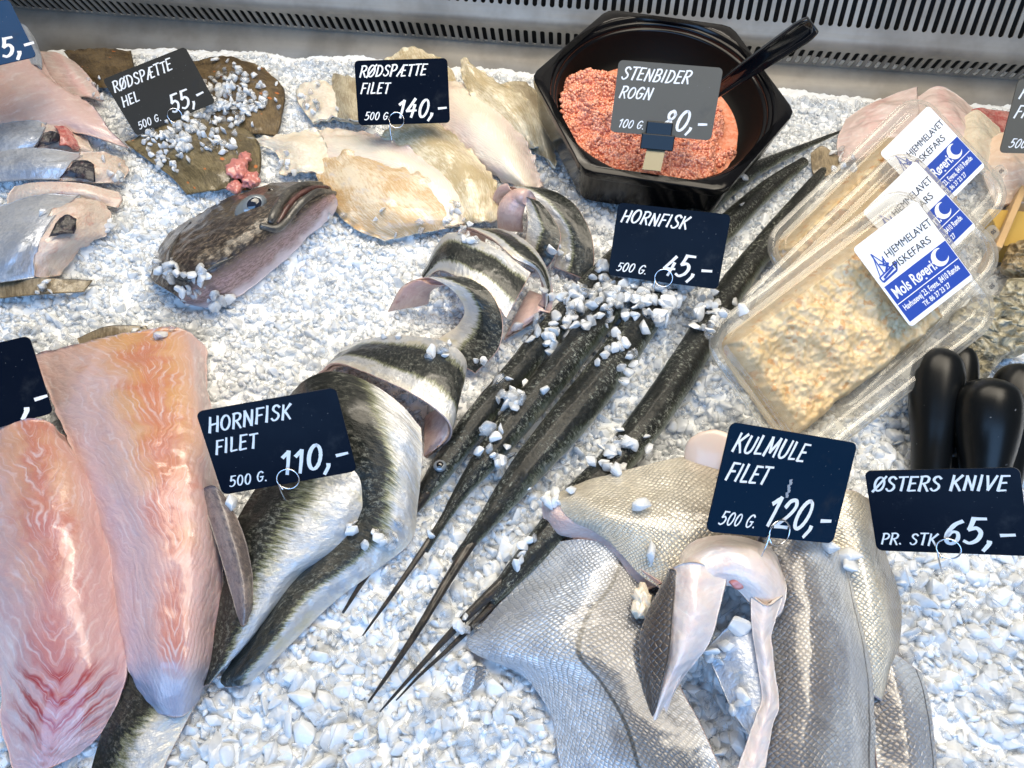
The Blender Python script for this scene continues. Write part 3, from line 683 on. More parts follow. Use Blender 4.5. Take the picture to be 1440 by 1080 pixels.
garfish([(582, 716, .8), (604, 684, 1.2), (628, 650, 1.4), (672, 590, 1.5), (722, 530, 1.4), (772, 468, 1.4), (822, 410, 1.3), (880, 350, 1.2), (960, 285, 1.0), (1040, 245, .7)],
        [.45, .75, 1.0, 1.15, 1.2, 1.2, 1.15, 1.0, .7, .4], 'whole garfish nearest the curled fillets, its beak broken by ice',
        ([(482, 862, .4), (512, 815, .6), (545, 770, .7), (575, 725, .9), (600, 690, 1.3)], [.10, .20, .28, .42, .55]), 31, eye=(619, 655, 2.35))
garfish([(598, 775, .8), (630, 722, 1.1), (650, 690, 1.3), (680, 650, 1.6), (725, 592, 1.7), (790, 515, 1.8), (850, 440, 1.7), (915, 365, 1.5), (985, 295, 1.3), (1060, 240, 1.0), (1135, 205, .7), (1186, 183, .6)],
        [.26, .42, .62, 1.0, 1.35, 1.4, 1.4, 1.35, 1.2, .85, .4, .15], 'whole garfish with a closed brown beak, second from the curled fillets',
        ([(510, 894, .3), (545, 845, .6), (580, 795, .8), (612, 748, 1.0), (640, 705, 1.3)], [.07, .15, .22, .28, .34]), 32)
garfish([(640, 790, .9), (675, 745, 1.3), (705, 706, 1.5), (745, 655, 1.8), (800, 590, 2.0), (855, 520, 2.0), (905, 450, 1.9), (960, 380, 1.7), (1020, 320, 1.4), (1080, 265, 1.1), (1130, 228, .8)],
        [.36, .62, .95, 1.35, 1.65, 1.65, 1.55, 1.45, 1.3, 1.0, .6], 'thickest whole garfish in the middle with a long straight black beak',
        ([(518, 988, .3), (553, 938, .6), (590, 882, .8), (630, 815, 1.0), (668, 755, 1.3)], [.07, .17, .27, .36, .42]), 33)
gf4 = garfish([(690, 845, .8), (725, 805, 1.2), (765, 760, 1.4), (810, 705, 1.5), (860, 655, 1.5), (905, 600, 1.7), (950, 535, 1.8), (990, 470, 1.7), (1030, 405, 1.6), (1080, 340, 1.3), (1130, 275, 1.0), (1165, 230, .8)],
        [.5, .8, 1.1, 1.25, 1.3, 1.45, 1.45, 1.4, 1.35, 1.2, .8, .35], 'whole garfish beside the mince trays with its beak slightly open',
        ([(534, 1001, .3), (575, 955, .6), (620, 905, .8), (665, 858, 1.0), (715, 812, 1.3)], [.06, .14, .22, .34, .5]), 34,
        lower=([(557, 985, .2), (592, 948, .3), (628, 915, .4), (672, 872, .6), (700, 842, .8)], [.05, .11, .16, .26, .38]))
sheet('tail_fin', [[(1140, 215, 1.2), (1156, 205, 1.6), (1176, 218, 1.2)], [(1142, 240, .9), (1160, 232, 1.3), (1186, 226, .9)], [(1148, 252, .6), (1166, 246, .9), (1182, 240, .6)]], M['fin'], .18, nu=20, nv=30, parent=gf4, seed=35)

# ------------------------------------------------------------------ plaice fillets round their sign
PF = 'plaice fillets'
def pl(rows, mat, label, skin=None, thick=.9, **kw):
    o = sheet('plaice_fillet', rows, M['pl_edge'] if skin else M[mat], thick, skin=('skin', M[mat]) if skin else None, wav=.0022, ripple=.006, **kw)
    return tag(o, label, 'fish fillet', PF)
pl([[(540, 88, 2.6), (575, 66, 4.0), (615, 80, 3.4)], [(545, 110, 2.2), (590, 100, 3.6), (640, 108, 2.6)], [(560, 150, 1.2), (600, 140, 2.4), (650, 150, 1.6)]], 'pl_cream', 'plaice fillet showing only its pale hump above the plaice fillet sign', True, seed=41)
pl([[(415, 122, 1.4), (445, 112, 2.2), (478, 120, 1.6)], [(420, 145, 1.1), (455, 140, 1.8), (500, 145, 1.6)], [(440, 172, .8), (470, 165, 1.4), (505, 172, 1.2)]], 'pl_edge', 'small pale plaice piece half buried in ice left of the plaice fillet sign', seed=42)
pl([[(470, 105, 2.2), (490, 108, 2.8), (520, 120, 2.8)], [(462, 130, 1.6), (488, 135, 2.6), (520, 150, 2.6)], [(472, 165, 1.2), (495, 168, 2.2), (520, 175, 2.0)]], 'pl_tan', 'dark tan plaice fillet end peeping out at the left of its sign', True, seed=43)
pl([[(342, 196, 1.0), (385, 190, 1.8), (445, 178, 1.8)], [(388, 215, 1.0), (420, 205, 2.2), (460, 208, 2.0)], [(394, 246, .7), (428, 240, 1.6), (468, 252, 1.4)]], 'pl_edge', 'thin cream plaice fillet with a long white point beside the dark fish head', thick=.4, seed=44)
pl([[(648, 84, 5.6), (654, 81, 5.9), (664, 94, 5.2)], [(651, 112, 4.4), (672, 108, 5.0), (697, 112, 4.2)], [(668, 142, 3.5), (705, 135, 4.4), (732, 132, 3.5)], [(700, 172, 2.5), (730, 165, 3.5), (756, 166, 2.2)], [(735, 212, 1.2), (752, 205, 2), (768, 205, 1.1)]], 'pl_cream', 'plaice fillet with one pointed end standing up right of its sign', True, seed=45)
pl([[(690, 120, 2.6), (728, 113, 3.3), (758, 130, 2.0)], [(712, 142, 2.6), (745, 140, 3.3), (772, 166, 1.6)], [(735, 177, 2.0), (760, 180, 2.6), (778, 205, 1.0)], [(752, 215, .9), (768, 222, 1.2), (781, 236, .6)]], 'pl_tan', 'folded olive tan plaice fillet touching the black roe tub', True, seed=46)
pl([[(600, 112, 2.4), (640, 115, 3.6), (682, 130, 3.0)], [(612, 160, 2.4), (668, 153, 4.0), (720, 165, 2.8)], [(640, 205, 2.0), (700, 200, 3.8), (744, 205, 2.2)], [(690, 245, 1.4), (722, 240, 3.0), (754, 240, 1.6)], [(725, 263, .8), (742, 268, 1.6), (766, 262, .8)]], 'pl_white', 'white plaice fillet with a clear herringbone grain right of its sign', seed=47, nu=90)
pl([[(400, 196, 1.0), (455, 180, 2.0), (520, 185, 2.6)], [(440, 225, 1.2), (505, 205, 3.0), (570, 205, 3.2)], [(500, 245, 1.2), (570, 235, 3.2), (620, 232, 3.0)], [(560, 285, 1.0), (620, 275, 2.6), (662, 268, 2.0)], [(605, 322, .6), (640, 318, 1.5), (668, 305, 1.0)]], 'pl_white', 'long pale plaice fillet running between the orange and the streaked ones', seed=48, nu=90)
pl([[(535, 190, 3.4), (565, 163, 4.0), (612, 168, 3.4)], [(565, 215, 2.8), (612, 195, 4.2), (655, 205, 3.0)], [(602, 250, 2.4), (650, 230, 3.8), (690, 245, 2.3)], [(632, 285, 1.8), (668, 268, 3.0), (702, 280, 1.6)], [(652, 312, 1.2), (676, 312, 1.7), (704, 308, 1.1)]], 'pl_cream', 'streaked cream plaice fillet just below the plaice fillet sign', True, seed=49)
pl([[(445, 232, 1.2), (488, 216, 2.4), (530, 222, 2.6)], [(450, 262, 1.2), (520, 245, 3.3), (585, 245, 3.0)], [(470, 295, 1.0), (545, 280, 3.2), (622, 270, 2.6)], [(500, 322, .7), (575, 310, 2.4), (648, 296, 1.8)], [(540, 338, .5), (590, 328, 1.2), (655, 316, .9)]], 'pl_orange', 'orange brown blotched plaice fillet nearest the dark fish head', True, seed=50)

# ------------------------------------------------------------------ whole plaice round the HEL sign
WP = 'whole plaice'
o = sheet('whole_plaice', [[(90, 72, 1.4), (140, 67, 2.0), (184, 72, 1.4)], [(108, 95, 1.3), (150, 93, 2.2), (188, 92, 1.4)], [(135, 122, 1), (165, 123, 1.8), (192, 115, 1)]], M['pl_brown'], .5, ripple=.002, seed=51)
tag(o, 'dark brown plaice behind the left end of the HEL sign', 'fish', WP)
o = sheet('plaice_fillet', [[(48, 72, 2), (80, 74, 3), (104, 86, 2.4)], [(62, 110, 2), (100, 105, 3), (124, 106, 2)], [(90, 142, 1.2), (120, 135, 2), (146, 142, 1)]], M['white_fish'], .5, seed=52)
tag(o, 'pale pinkish flatfish underside against the dark brown plaice at top left', 'fish fillet', PF)
o = sheet('whole_plaice', [[(268, 86, 1.2), (320, 79, 1.8), (372, 96, 1.2)], [(280, 122, 1.2), (340, 115, 2.2), (399, 126, 1.2)], [(295, 162, 1.0), (350, 157, 2), (396, 166, 1)], [(320, 185, .5), (360, 188, 1.2), (390, 190, .6)]], M['pl_brown'], .5, ripple=.002, seed=53)
tag(o, 'brown plaice with a curved fin edge under ice right of the HEL sign', 'fish', WP)
o = sheet('whole_plaice', [[(176, 200, 1), (250, 165, 1.8), (330, 168, 1.2)], [(205, 222, .8), (280, 205, 2.2), (362, 198, 1.2)], [(240, 248, .7), (300, 238, 1.8), (366, 238, .9)], [(262, 272, .5), (310, 266, 1), (352, 266, .6)]], M['pl_olive'], .5, ripple=.002, seed=54)
tag(o, 'olive plaice with orange spots and a red torn head just below the HEL sign', 'fish', WP)
for k, (x, y, z, r) in enumerate([(335, 238, 2.1, .011), (352, 252, 1.6, .010), (345, 222, 2.0, .008), (330, 262, 1.3, .008)]):
    blob('gill', P(x, y, z), (r, r * 1.2, r * .6), M['gill'], o, .5, 120, seed=k)

# ------------------------------------------------------------------ gutted fish, top left
tl = sheet('pink_fillet', [[(-70, 62, 4.5), (20, 42, 5.5), (52, 62, 4.5)], [(-70, 100, 4.2), (30, 88, 5.2), (76, 112, 4.3)], [(-60, 140, 3.5), (60, 122, 4.8), (126, 146, 3.5)], [(-50, 172, 2.8), (75, 160, 4), (154, 182, 2.6)], [(-40, 190, 2.2), (95, 185, 2.8), (180, 208, 1.3)]],
           M['tl_flesh'], .9, seed=61, nu=80, nv=60, wav=.002, ripple=.003)
tag(tl, 'pink and orange fish fillet under the blue sheened sign at top left', 'fish fillet')
sheet('silver_edge', [[(22, 30, 5.8), (36, 36, 6.0), (48, 52, 5.6)], [(34, 66, 5.4), (46, 62, 5.8), (58, 78, 5.2)], [(44, 90, 5.0), (52, 92, 5.2), (59, 98, 4.8)]], M['silver'], .3, nu=20, nv=14, parent=tl, seed=62)
GFX = 'gutted silver fish at the top left'
def gutted(skin, face, hole, label, seed, fm='cut_pale', red=None):
    """headless silver fish: domed silver side, slanted pale cut end, dark belly hole"""
    o = sheet('gutted_fish', skin, M['silver'], .9, seed=seed, wav=.0025, rough=.001)
    tag(o, label, 'fish', GFX)
    c = sheet('cut_face', face, M[fm], .8, seed=seed + 1, wav=.003, ripple=.004, rough=.001, parent=o)
    sheet('belly_cavity', hole, M['belly_dark'], .3, nu=30, nv=30, seed=seed + 2, ripple=.003, rough=.0015, parent=c, support=False)
    if red: sheet('red_flesh', red, M['gill'], .4, nu=30, nv=30, seed=seed + 3, ripple=.003, rough=.002, parent=c, support=False)
    return o
gutted([[(-40, 172, 2.2), (30, 168, 3.6), (66, 171, 3.4)], [(-40, 195, 2.4), (20, 192, 3.8), (57, 195, 3.6)], [(-40, 220, 1.6), (10, 218, 2.8), (40, 216, 2.6)]],
       [[(60, 172, 3.4), (92, 175, 3.2), (120, 194, 1.8)], [(54, 190, 3.6), (88, 193, 3.2), (132, 210, 1.4)], [(40, 214, 2.7), (80, 215, 2.3), (120, 218, 1.1)]],
       [[(62, 187, 4.2), (75, 185, 4.1), (84, 189, 3.9)], [(55, 199, 4.0), (68, 197, 3.8), (82, 198, 3.7)], [(52, 207, 3.6), (60, 206, 3.5), (70, 204, 3.4)]],
       'gutted silver fish with red flesh round its belly hole, below the pink fillet', 71, 'cut_pale',
       [[(76, 176, 3.9), (92, 177, 3.6), (102, 188, 2.9)], [(84, 191, 3.8), (98, 191, 3.3), (112, 203, 2.5)], [(84, 204, 3.4), (98, 206, 2.9), (112, 212, 2.0)]])
gutted([[(-40, 214, 2), (50, 209, 3.4), (122, 214, 3)], [(-40, 235, 2), (40, 230, 3.6), (100, 231, 3.6)], [(-40, 256, 1.5), (40, 252, 2.6), (86, 252, 2.6)]],
       [[(114, 214, 3.2), (145, 214, 2.8), (176, 225, 1.2)], [(97, 233, 3.7), (140, 235, 3.0), (180, 240, 1.0)], [(84, 254, 2.7), (130, 257, 2.2), (170, 258, .9)]],
       [[(104, 227, 4.2), (119, 224, 4.1), (132, 230, 3.7)], [(94, 239, 4.1), (112, 237, 3.9), (132, 240, 3.6)], [(84, 250, 3.6), (108, 250, 3.4), (133, 255, 3.1)]],
       'gutted silver fish with a round black belly hole, middle one of three', 75)
gutted([[(-40, 300, 2), (40, 276, 3.5), (112, 272, 3)], [(-40, 340, 2.5), (30, 322, 4.5), (82, 298, 4.2)], [(-40, 380, 2), (10, 365, 4), (56, 340, 4.0)], [(-40, 402, 1), (10, 396, 2), (50, 390, 1.8)]],
       [[(98, 284, 3.6), (122, 276, 3.2), (150, 288, 1.5)], [(70, 302, 4.3), (108, 300, 4), (157, 308, 1.3)], [(54, 332, 4.2), (95, 335, 3.4), (150, 332, 1)], [(49, 365, 3.2), (72, 362, 2.6), (112, 354, 1)], [(48, 388, 2), (62, 390, 1.5), (84, 387, .8)]],
       [[(84, 306, 4.7), (95, 303, 4.7), (107, 307, 4.3)], [(77, 319, 4.6), (92, 317, 4.4), (106, 319, 4.1)], [(69, 332, 4.4), (88, 329, 4.1), (104, 328, 3.8)]],
       'largest gutted silver fish with a small ragged dark hole, lowest of three', 79)
bf = sheet('belly_flap', [[(20, 262, 2.4), (60, 256, 3.4), (120, 258, 3.0), (168, 268, 1.4)], [(10, 275, 2.2), (60, 268, 3.2), (118, 270, 2.8), (172, 280, 1.2)], [(10, 290, 1.6), (60, 280, 2.6), (115, 281, 2.2), (165, 292, .9)]], M['cut_pale'], .6, seed=74, wav=.002)
tag(bf, 'pale pink strip of belly flesh lying between two gutted silver fish', 'fish piece')

# ------------------------------------------------------------------ dark fish head rising from the ice
def head_mat():
    b = NB('dark_fish_head_skin'); uvv, u, v = b.uv(); arc, au, av = b.uv('arc')
    sp = b.noise(b.comb(b.math('MULTIPLY', au, 150), b.math('MULTIPLY', av, 420)), 1.0, 5, .8); big = b.noise(arc, 34, 3)
    col = b.mix(b.step(sp, .48, .60), (.020, .015, .013), (.19, .145, .10))
    col = b.mix(b.step(big, .5, .7, 0, .6), col, (.035, .024, .020))
    vv = b.math('ADD', v, b.math('MULTIPLY', b.math('SUBTRACT', big, .5), .18))
    vv = b.math('ADD', vv, b.math('MULTIPLY', b.step(u, .55, 1.0), .16))
    col = b.mix(b.step(vv, .70, .86, 0, .85), col, b.mix(b.step(sp, .42, .6), (.50, .33, .33), (.20, .12, .11)))
    col = b.mix(b.step(vv, .90, 1.0), col, (.66, .58, .62))
    nrm = b.bump(b.math('ADD', sp, b.math('MULTIPLY', big, .8)), .5, .0012)
    return b.bsdf(Base_Color=col, Normal=nrm, Roughness=.32, Coat_Weight=.5, Coat_Roughness=.12)
M['head'] = head_mat()
M['lip'] = skin_mat('fish_lip', (.018, .016, .016), (.09, .085, .075), dark=(.20, .18, .14), scale=100)
M['gum'] = skin_mat('fish_gum', (.035, .010, .010), (.10, .035, .028), scale=160, streak=False)
hd = sheet('buried_fish', [
 [(208, 388, -.2), (220, 398, 1.5), (242, 412, 2.0), (262, 430, -.2)],
 [(232, 335, 0), (246, 356, 3.6), (270, 386, 4.2), (312, 430, .3)],
 [(283, 297, .5), (298, 322, 4.6), (325, 354, 5.0), (366, 394, .6)],
 [(335, 273, 1.2), (350, 297, 5.2), (372, 325, 5.0), (410, 357, .8)],
 [(385, 258, 1.8), (399, 277, 4.9), (417, 300, 4.5), (441, 326, 1.2)],
 [(430, 255, 2.2), (441, 266, 4.4), (453, 282, 4.0), (465, 304, 1.6)],
 [(456, 259, 2.6), (465, 266, 3.4), (471, 275, 3.2), (475, 288, 2.2)]], M['head'], 1.0, nu=130, nv=80, seed=81, rough=.0016, wav=.002)
tag(hd, 'dark brown fish head with a big eye and down turned mouth rising from the ice', 'fish')
def on(o, px, py, lift=0.0):
    """where the sight line through this spot meets the object, lifted off it"""
    me = o.data; bv = BVHTree.FromPolygons([v.co for v in me.vertices], [p.vertices for p in me.polygons])
    d = ray(px, py).normalized(); h = bv.ray_cast(Vector((0, 0, CAM_H)), d)
    return h[0] + h[1] * lift if h[0] else P(px, py, 3)
def crease(name, pts, rad, mat, lift, nv=10, parent=hd, on_o=hd):
    return tube(name, [on(on_o, x, y, lift) for x, y in pts], rad, mat, parent, nu=50, nv=nv, world=True)
crease('upper_lip', [(452, 259), (430, 262), (408, 272), (394, 288), (384, 305), (380, 314)], [.28, .42, .48, .46, .42, .3], M['lip'], .001)
crease('gum', [(461, 265), (440, 266), (420, 276), (405, 291), (396, 305), (390, 314)], [.24, .3, .3, .28, .22, .15], M['gum'], .0006)
crease('lower_lip', [(471, 272), (448, 271), (428, 282), (414, 296), (402, 311), (388, 321), (366, 318)], [.26, .36, .36, .34, .34, .4, .3], M['lip'], .001)
crease('gill_cover_edge', [(268, 313), (250, 335), (240, 358), (244, 380), (258, 391), (280, 386), (305, 372), (330, 360)], [.10, .16, .2, .2, .2, .18, .15, .08], M['lip'], .0002)
ec = on(hd, 353, 292, .0)
en = (Vector((0, 0, CAM_H)) - ec).normalized().lerp(Vector((0, 0, 1)), .3).normalized()
er = en.to_track_quat('Z', 'Y').to_matrix()
ex = (P(375, 275, 4) - P(335, 300, 4)); ex = (ex - en * ex.dot(en)).normalized(); ey = en.cross(ex)
er = Matrix((ex, ey, en)).transposed()
sk = blob('eye', ec, (.0175, .0105, .0045), plain('eye_white_rim', (.17, .19, .20), .2, .2, Coat_Weight=.8), hd, .04, rot=er, sub=4)
ir = blob('iris', ec + ex * .003 + en * .0018, (.0125, .0085, .0042), M['eye_ring'], sk, .03, rot=er)
blob('pupil', ec + ex * .004 + en * .0034, (.0085, .0062, .0036), plain('pupil_blue', (.012, .018, .035), .05, 0, Coat_Weight=1), sk, .02, rot=er)
blob('nostril', on(hd, 381, 267, -.001), (.004, .003, .003), M['eye_dark'], hd, .1)

# ------------------------------------------------------------------ hake fillets, front right
HK = 'hake fillets'
def hake(rows, mat, label, thick=.9, **kw):
    o = sheet('hake_fillet', rows, M['hake_rim'], thick, skin=('skin', M[mat]), **kw)
    return tag(o, label, 'fish fillet', HK)
k1 = hake([[(782, 762, 1.6), (830, 760, 3.0), (890, 775, 3.6), (950, 800, 3.4)], [(735, 815, 1.2), (800, 812, 3.2), (870, 825, 4.0), (945, 850, 3.8)],
      [(672, 882, .8), (745, 868, 3.0), (840, 870, 4.3), (950, 905, 4.0)], [(660, 914, .6), (735, 918, 2.8), (830, 920, 4.4), (955, 960, 4.2)],
      [(732, 946, .8), (780, 955, 2.6), (860, 965, 4.4), (980, 1010, 4.2)], [(774, 1000, 1), (815, 1008, 2.8), (890, 1015, 4.4), (1000, 1055, 4.2)],
      [(786, 1060, 1), (835, 1070, 2.8), (910, 1075, 4.2), (1020, 1105, 4.0)], [(800, 1130, .8), (860, 1135, 2.4), (930, 1140, 3.6), (1030, 1160, 3.4)]],
     'hake_grey', 'large silvery scaled hake fillet lowest at the left of the hake pile', nu=110, nv=70, seed=91, wav=.0022)
sheet('fin_stub', [[(655, 948, .9), (668, 937, 1.4), (684, 940, 1)], [(650, 966, .5), (664, 962, 1), (680, 958, .7)], [(652, 978, .3), (660, 974, .5), (670, 970, .4)]], M['hake_grey'], .4, nu=20, nv=20, parent=k1, seed=92)
k4 = hake([[(1055, 745, 4.8), (1110, 742, 5.8), (1160, 755, 5.0), (1188, 785, 3.6)], [(1080, 830, 4.8), (1130, 830, 5.9), (1180, 838, 5.0), (1207, 860, 3.2)], [(1080, 920, 4.4), (1135, 920, 5.7), (1192, 928, 4.6), (1224, 940, 2.4)],
      [(1075, 1000, 4.2), (1135, 1000, 5.4), (1192, 1008, 4.2), (1231, 1020, 1.8)], [(1065, 1070, 4), (1130, 1080, 5.0), (1190, 1080, 3.8), (1234, 1085, 1.4)], [(1055, 1150, 3.6), (1130, 1160, 4.4), (1190, 1160, 3.4), (1240, 1160, 1.2)]],
     'hake_right', 'silver and brown hake fillet running down the right of the hake pile', nu=90, nv=60, seed=93, wav=.002)
k5 = hake([[(1140, 700, 3.4), (1195, 690, 4.0), (1228, 705, 2.4)], [(1165, 760, 3.4), (1215, 768, 3.9), (1247, 780, 2.0)], [(1188, 840, 3.0), (1235, 845, 3.3), (1267, 850, 1.4)], [(1200, 910, 2.4), (1240, 915, 2.6), (1263, 922, 1.1)], [(1212, 970, 1.6), (1234, 980, 1.6), (1246, 988, .8)]],
     'hake_pale', 'pale cream hake fillet behind the silver one, beside the bare ice', nu=80, nv=36, seed=94)
k7 = hake([[(1210, 905, 1.0), (1250, 915, 1.6), (1295, 945, .7)], [(1222, 970, .9), (1268, 980, 1.5), (1308, 990, .6)], [(1230, 1040, .8), (1280, 1045, 1.3), (1315, 1050, .5)], [(1238, 1120, .7), (1285, 1125, 1.1), (1320, 1125, .4)]],
     'hake_right', 'grey hake skin half buried in ice at the far right of the hake pile', nu=60, nv=30, seed=99)
k6 = tube('hake_fillet', [(1090, 690, 2.5), (1045, 668, 3.6), (1005, 645, 4.8)], [2.2, 2.1, 1.9], M['hake_pale'], None, nu=30, nv=32, seed=95, caps=False, support=True, rough=.0006)
tag(k6, 'hake tail piece with a round pink cut end behind the hake sign', 'fish fillet', HK)
c6 = P(1002, 642, 4.9); n6 = Vector((-.35, -.55, .75)).normalized()
blob('cut_end', c6, (.0205, .0195, .0045), M['cut_pale'], k6, .06, 80, rot=n6.to_track_quat('Z', 'Y').to_matrix())
k2 = hake([[(764, 702, 2.6), (825, 676, 3.4), (900, 656, 4.0), (970, 642, 4.2), (1060, 645, 4)], [(770, 712, 3.0), (830, 700, 4.6), (905, 688, 5.2), (985, 680, 5.4), (1070, 690, 5.4)],
      [(785, 728, 3.2), (845, 728, 5.1), (910, 728, 6), (985, 730, 6.2), (1070, 745, 6)], [(812, 738, 3.4), (862, 752, 4.8), (915, 770, 5.6), (975, 785, 5.8), (1040, 790, 5.6)],
      [(838, 745, 3.6), (870, 775, 4.4), (898, 806, 4.8), (930, 826, 5), (965, 835, 5.2)]],
     'hake_pale', 'cream scaled hake fillet on top of the pile with a curled pink rim', nu=80, nv=80, seed=96, wav=.0018)
sheet('rolled_rim', [[(762, 700, 2.6), (772, 706, 3.2), (786, 712, 3.6)], [(764, 728, 2.2), (780, 728, 3.2), (800, 728, 3.8)], [(776, 750, 2.0), (798, 744, 3.0), (820, 738, 3.8)], [(806, 757, 2.2), (832, 752, 3.2), (850, 748, 4.0)], [(852, 782, 3.0), (866, 776, 3.9), (876, 772, 4.5)], [(878, 808, 3.4), (890, 805, 4.3), (900, 800, 4.9)], [(905, 832, 3.8), (918, 826, 4.6), (930, 820, 5.1)]],
      M['hake_rim'], .7, nu=60, nv=22, parent=k2, seed=97, rough=.001)
k3 = sheet('hake_fillet', [[(944, 806, 5.2), (965, 768, 6.0), (1018, 752, 6.4), (1078, 768, 6.0), (1102, 806, 5.2)], [(944, 826, 5.8), (968, 788, 7.4), (1018, 770, 8.0), (1074, 788, 7.4), (1104, 828, 5.8)],
      [(950, 856, 5.6), (980, 820, 7.4), (1020, 802, 7.8), (1064, 820, 7.4), (1098, 860, 5.6)], [(985, 872, 5.0), (1002, 840, 6.4), (1022, 824, 6.8), (1046, 838, 6.4), (1078, 880, 5.0)]], M['hake_flesh'], .9, nu=60, nv=80, seed=98, wav=.002, rough=.001)
tag(k3, 'folded hake fillet arched open showing its white flesh in front of the hake sign', 'fish fillet', HK)
sheet('flesh_lobe', [[(940, 800, 6.6), (975, 792, 7.9), (1022, 808, 7.2)], [(943, 860, 6.6), (975, 853, 7.8), (1010, 862, 6.8)], [(938, 920, 6.0), (962, 914, 7), (990, 918, 6)], [(924, 975, 5), (937, 970, 5.7), (957, 962, 5)], [(913, 1016, 4), (918, 1020, 4.3), (927, 1008, 4)]], M['hake_flesh'], .8, nu=70, nv=36, parent=k3, seed=101, rough=.001, wav=.0018)
fl = sheet('skin_flap', [[(940, 802, 6.4), (944, 800, 6.9), (950, 803, 7.2)], [(907, 868, 5.6), (926, 868, 6.5), (945, 866, 7.0)], [(899, 910, 5.2), (919, 914, 6.1), (940, 918, 6.7)], [(906, 970, 4.6), (917, 970, 5.3), (928, 970, 5.7)], [(911, 1008, 4), (915, 1013, 4.3), (919, 1015, 4.4)]], M['hake_dark'], .35, nu=60, nv=24, parent=k3, seed=102)
sheet('flesh_strip', [[(1056, 838, 6.6), (1080, 852, 7.0), (1102, 838, 6.2)], [(1058, 890, 6.0), (1072, 893, 6.5), (1086, 890, 6)], [(1066, 940, 5.6), (1079, 940, 6.0), (1091, 940, 5.6)], [(1070, 985, 5.2), (1083, 987, 5.7), (1096, 985, 5.2)], [(1054, 1032, 5), (1069, 1034, 5.4), (1085, 1030, 5)], [(1036, 1082, 4.8), (1055, 1086, 5.1), (1076, 1080, 4.8)]], M['hake_flesh'], .7, nu=70, nv=24, parent=k3, seed=103, rough=.0012)
sheet('inner_skin', [[(990, 915, 4.4), (1028, 880, 5.4), (1064, 880, 5.6)], [(1008, 950, 4.2), (1040, 930, 5.2), (1068, 935, 5.3)], [(1030, 1000, 4.1), (1050, 985, 4.8), (1072, 988, 5)], [(1052, 1032, 4.1), (1062, 1034, 4.4), (1072, 1030, 4.6)]], M['silver'], .35, nu=50, nv=36, parent=k3, seed=104)
blob('blood_spot', P(1035, 818, 7.0), (.006, .005, .004), M['gill'], k3, .4)
yb = blob('fat_scrap', P(902, 846, 5.0), (.006, .0095, .004), M['ivory_fish'], None, .6, 200, seed=5)
tag(yb, 'small yellowish scrap of fat clinging under the cream hake fillet', 'fish scrap')

# ------------------------------------------------------------------ white fish at the right, behind the mince trays
RF = 'white fish pieces behind the mince trays'
for nm, rows, mt, lab, sd in (
 ('white_fish_piece', [[(1340, 168, 2.4), (1378, 152, 3.4), (1422, 158, 2.4)], [(1345, 185, 2.2), (1385, 172, 3.2), (1425, 178, 2.2)], [(1350, 205, 1.6), (1385, 200, 2.2), (1425, 205, 1.6)]], 'gill', 'dark pink raw fish piece beside the sign at the right edge', 111),
 ('white_fish_piece', [[(1190, 168, 1.4), (1232, 140, 3.2), (1290, 122, 3.2)], [(1178, 200, 1.2), (1226, 180, 3.5), (1290, 165, 3.8)], [(1180, 228, 1), (1215, 222, 2.5), (1270, 212, 3)]], 'white_fish', 'pink veined white fish piece touching the garfish tails', 112),
 ('white_fish_piece', [[(1278, 145, 2.8), (1322, 121, 4.2), (1366, 152, 3.2)], [(1288, 180, 3.2), (1335, 163, 4.8), (1376, 188, 3.2)], [(1308, 220, 2.6), (1345, 208, 4.0), (1382, 220, 2.6)]], 'white_fish', 'humped pale pink fish piece directly behind the rearmost mince tray', 113),
 ('white_fish_piece', [[(1338, 182, 3.2), (1372, 156, 4.3), (1404, 180, 3.3)], [(1336, 215, 3.2), (1374, 203, 4.5), (1410, 215, 3.2)], [(1346, 248, 2.2), (1380, 242, 3.2), (1406, 244, 2.3)]], 'ivory_fish', 'smooth ivory fish piece between the pink and the peach ones', 114),
 ('white_fish_piece', [[(1378, 212, 3.2), (1412, 186, 4.2), (1458, 192, 3.8)], [(1384, 250, 3.0), (1420, 234, 4.2), (1464, 240, 3.4)], [(1400, 290, 2.2), (1432, 284, 3.0), (1468, 286, 2.6)]], 'peach_fish', 'peach tinted fish piece at the right edge below the grey sheened sign', 115)):
    o = sheet(nm, rows, M[mt], .9, seed=sd, wav=.003, rough=.0012); tag(o, lab, 'fish piece', RF)

# ------------------------------------------------------------------ black hexagonal tub of roe, spoon and sign clip
hexpx = [(868, 20), (748, 82), (798, 208), (1006, 245), (1116, 170), (1043, 58)]
TUBR = .140
tX = Vector((.9944, -.1526, -.06)).normalized(); tN = Vector((.06, -.20, .98)); tN = (tN - tX * tN.dot(tX)).normalized(); tY = tN.cross(tX)
TM = frame(Vector((.1585, .696, .0860)), tX, tY, tN)
def ngon_pts(n, r, rc, rot, k):
    """regular polygon with rounded corners as k points"""
    out = []
    for i in range(k):
        a = 2 * math.pi * i / k
        m = (a - rot) % (2 * math.pi / n) - math.pi / n
        d = r * math.cos(math.pi / n) / math.cos(m)
        d = min(d, r * (1 - rc) + (d - r * (1 - rc)) * .35) if d > r * (1 - rc) else d
        out.append((d * math.cos(a), d * math.sin(a)))
    return out
def loft(rings, closed_bottom=True):
    k = len(rings[0]); V = [p for r in rings for p in r]; F = []
    for i in range(len(rings) - 1):
        for j in range(k): F.append((i * k + j, i * k + (j + 1) % k, (i + 1) * k + (j + 1) % k, (i + 1) * k + j))
    if closed_bottom: F.append(tuple(range((len(rings) - 1) * k, len(rings) * k)))
    return V, F
K = 96; H0 = R(120)
hx = lambda r, z: [(x, y, z) for x, y in ngon_pts(6, r, .03, H0, K)]
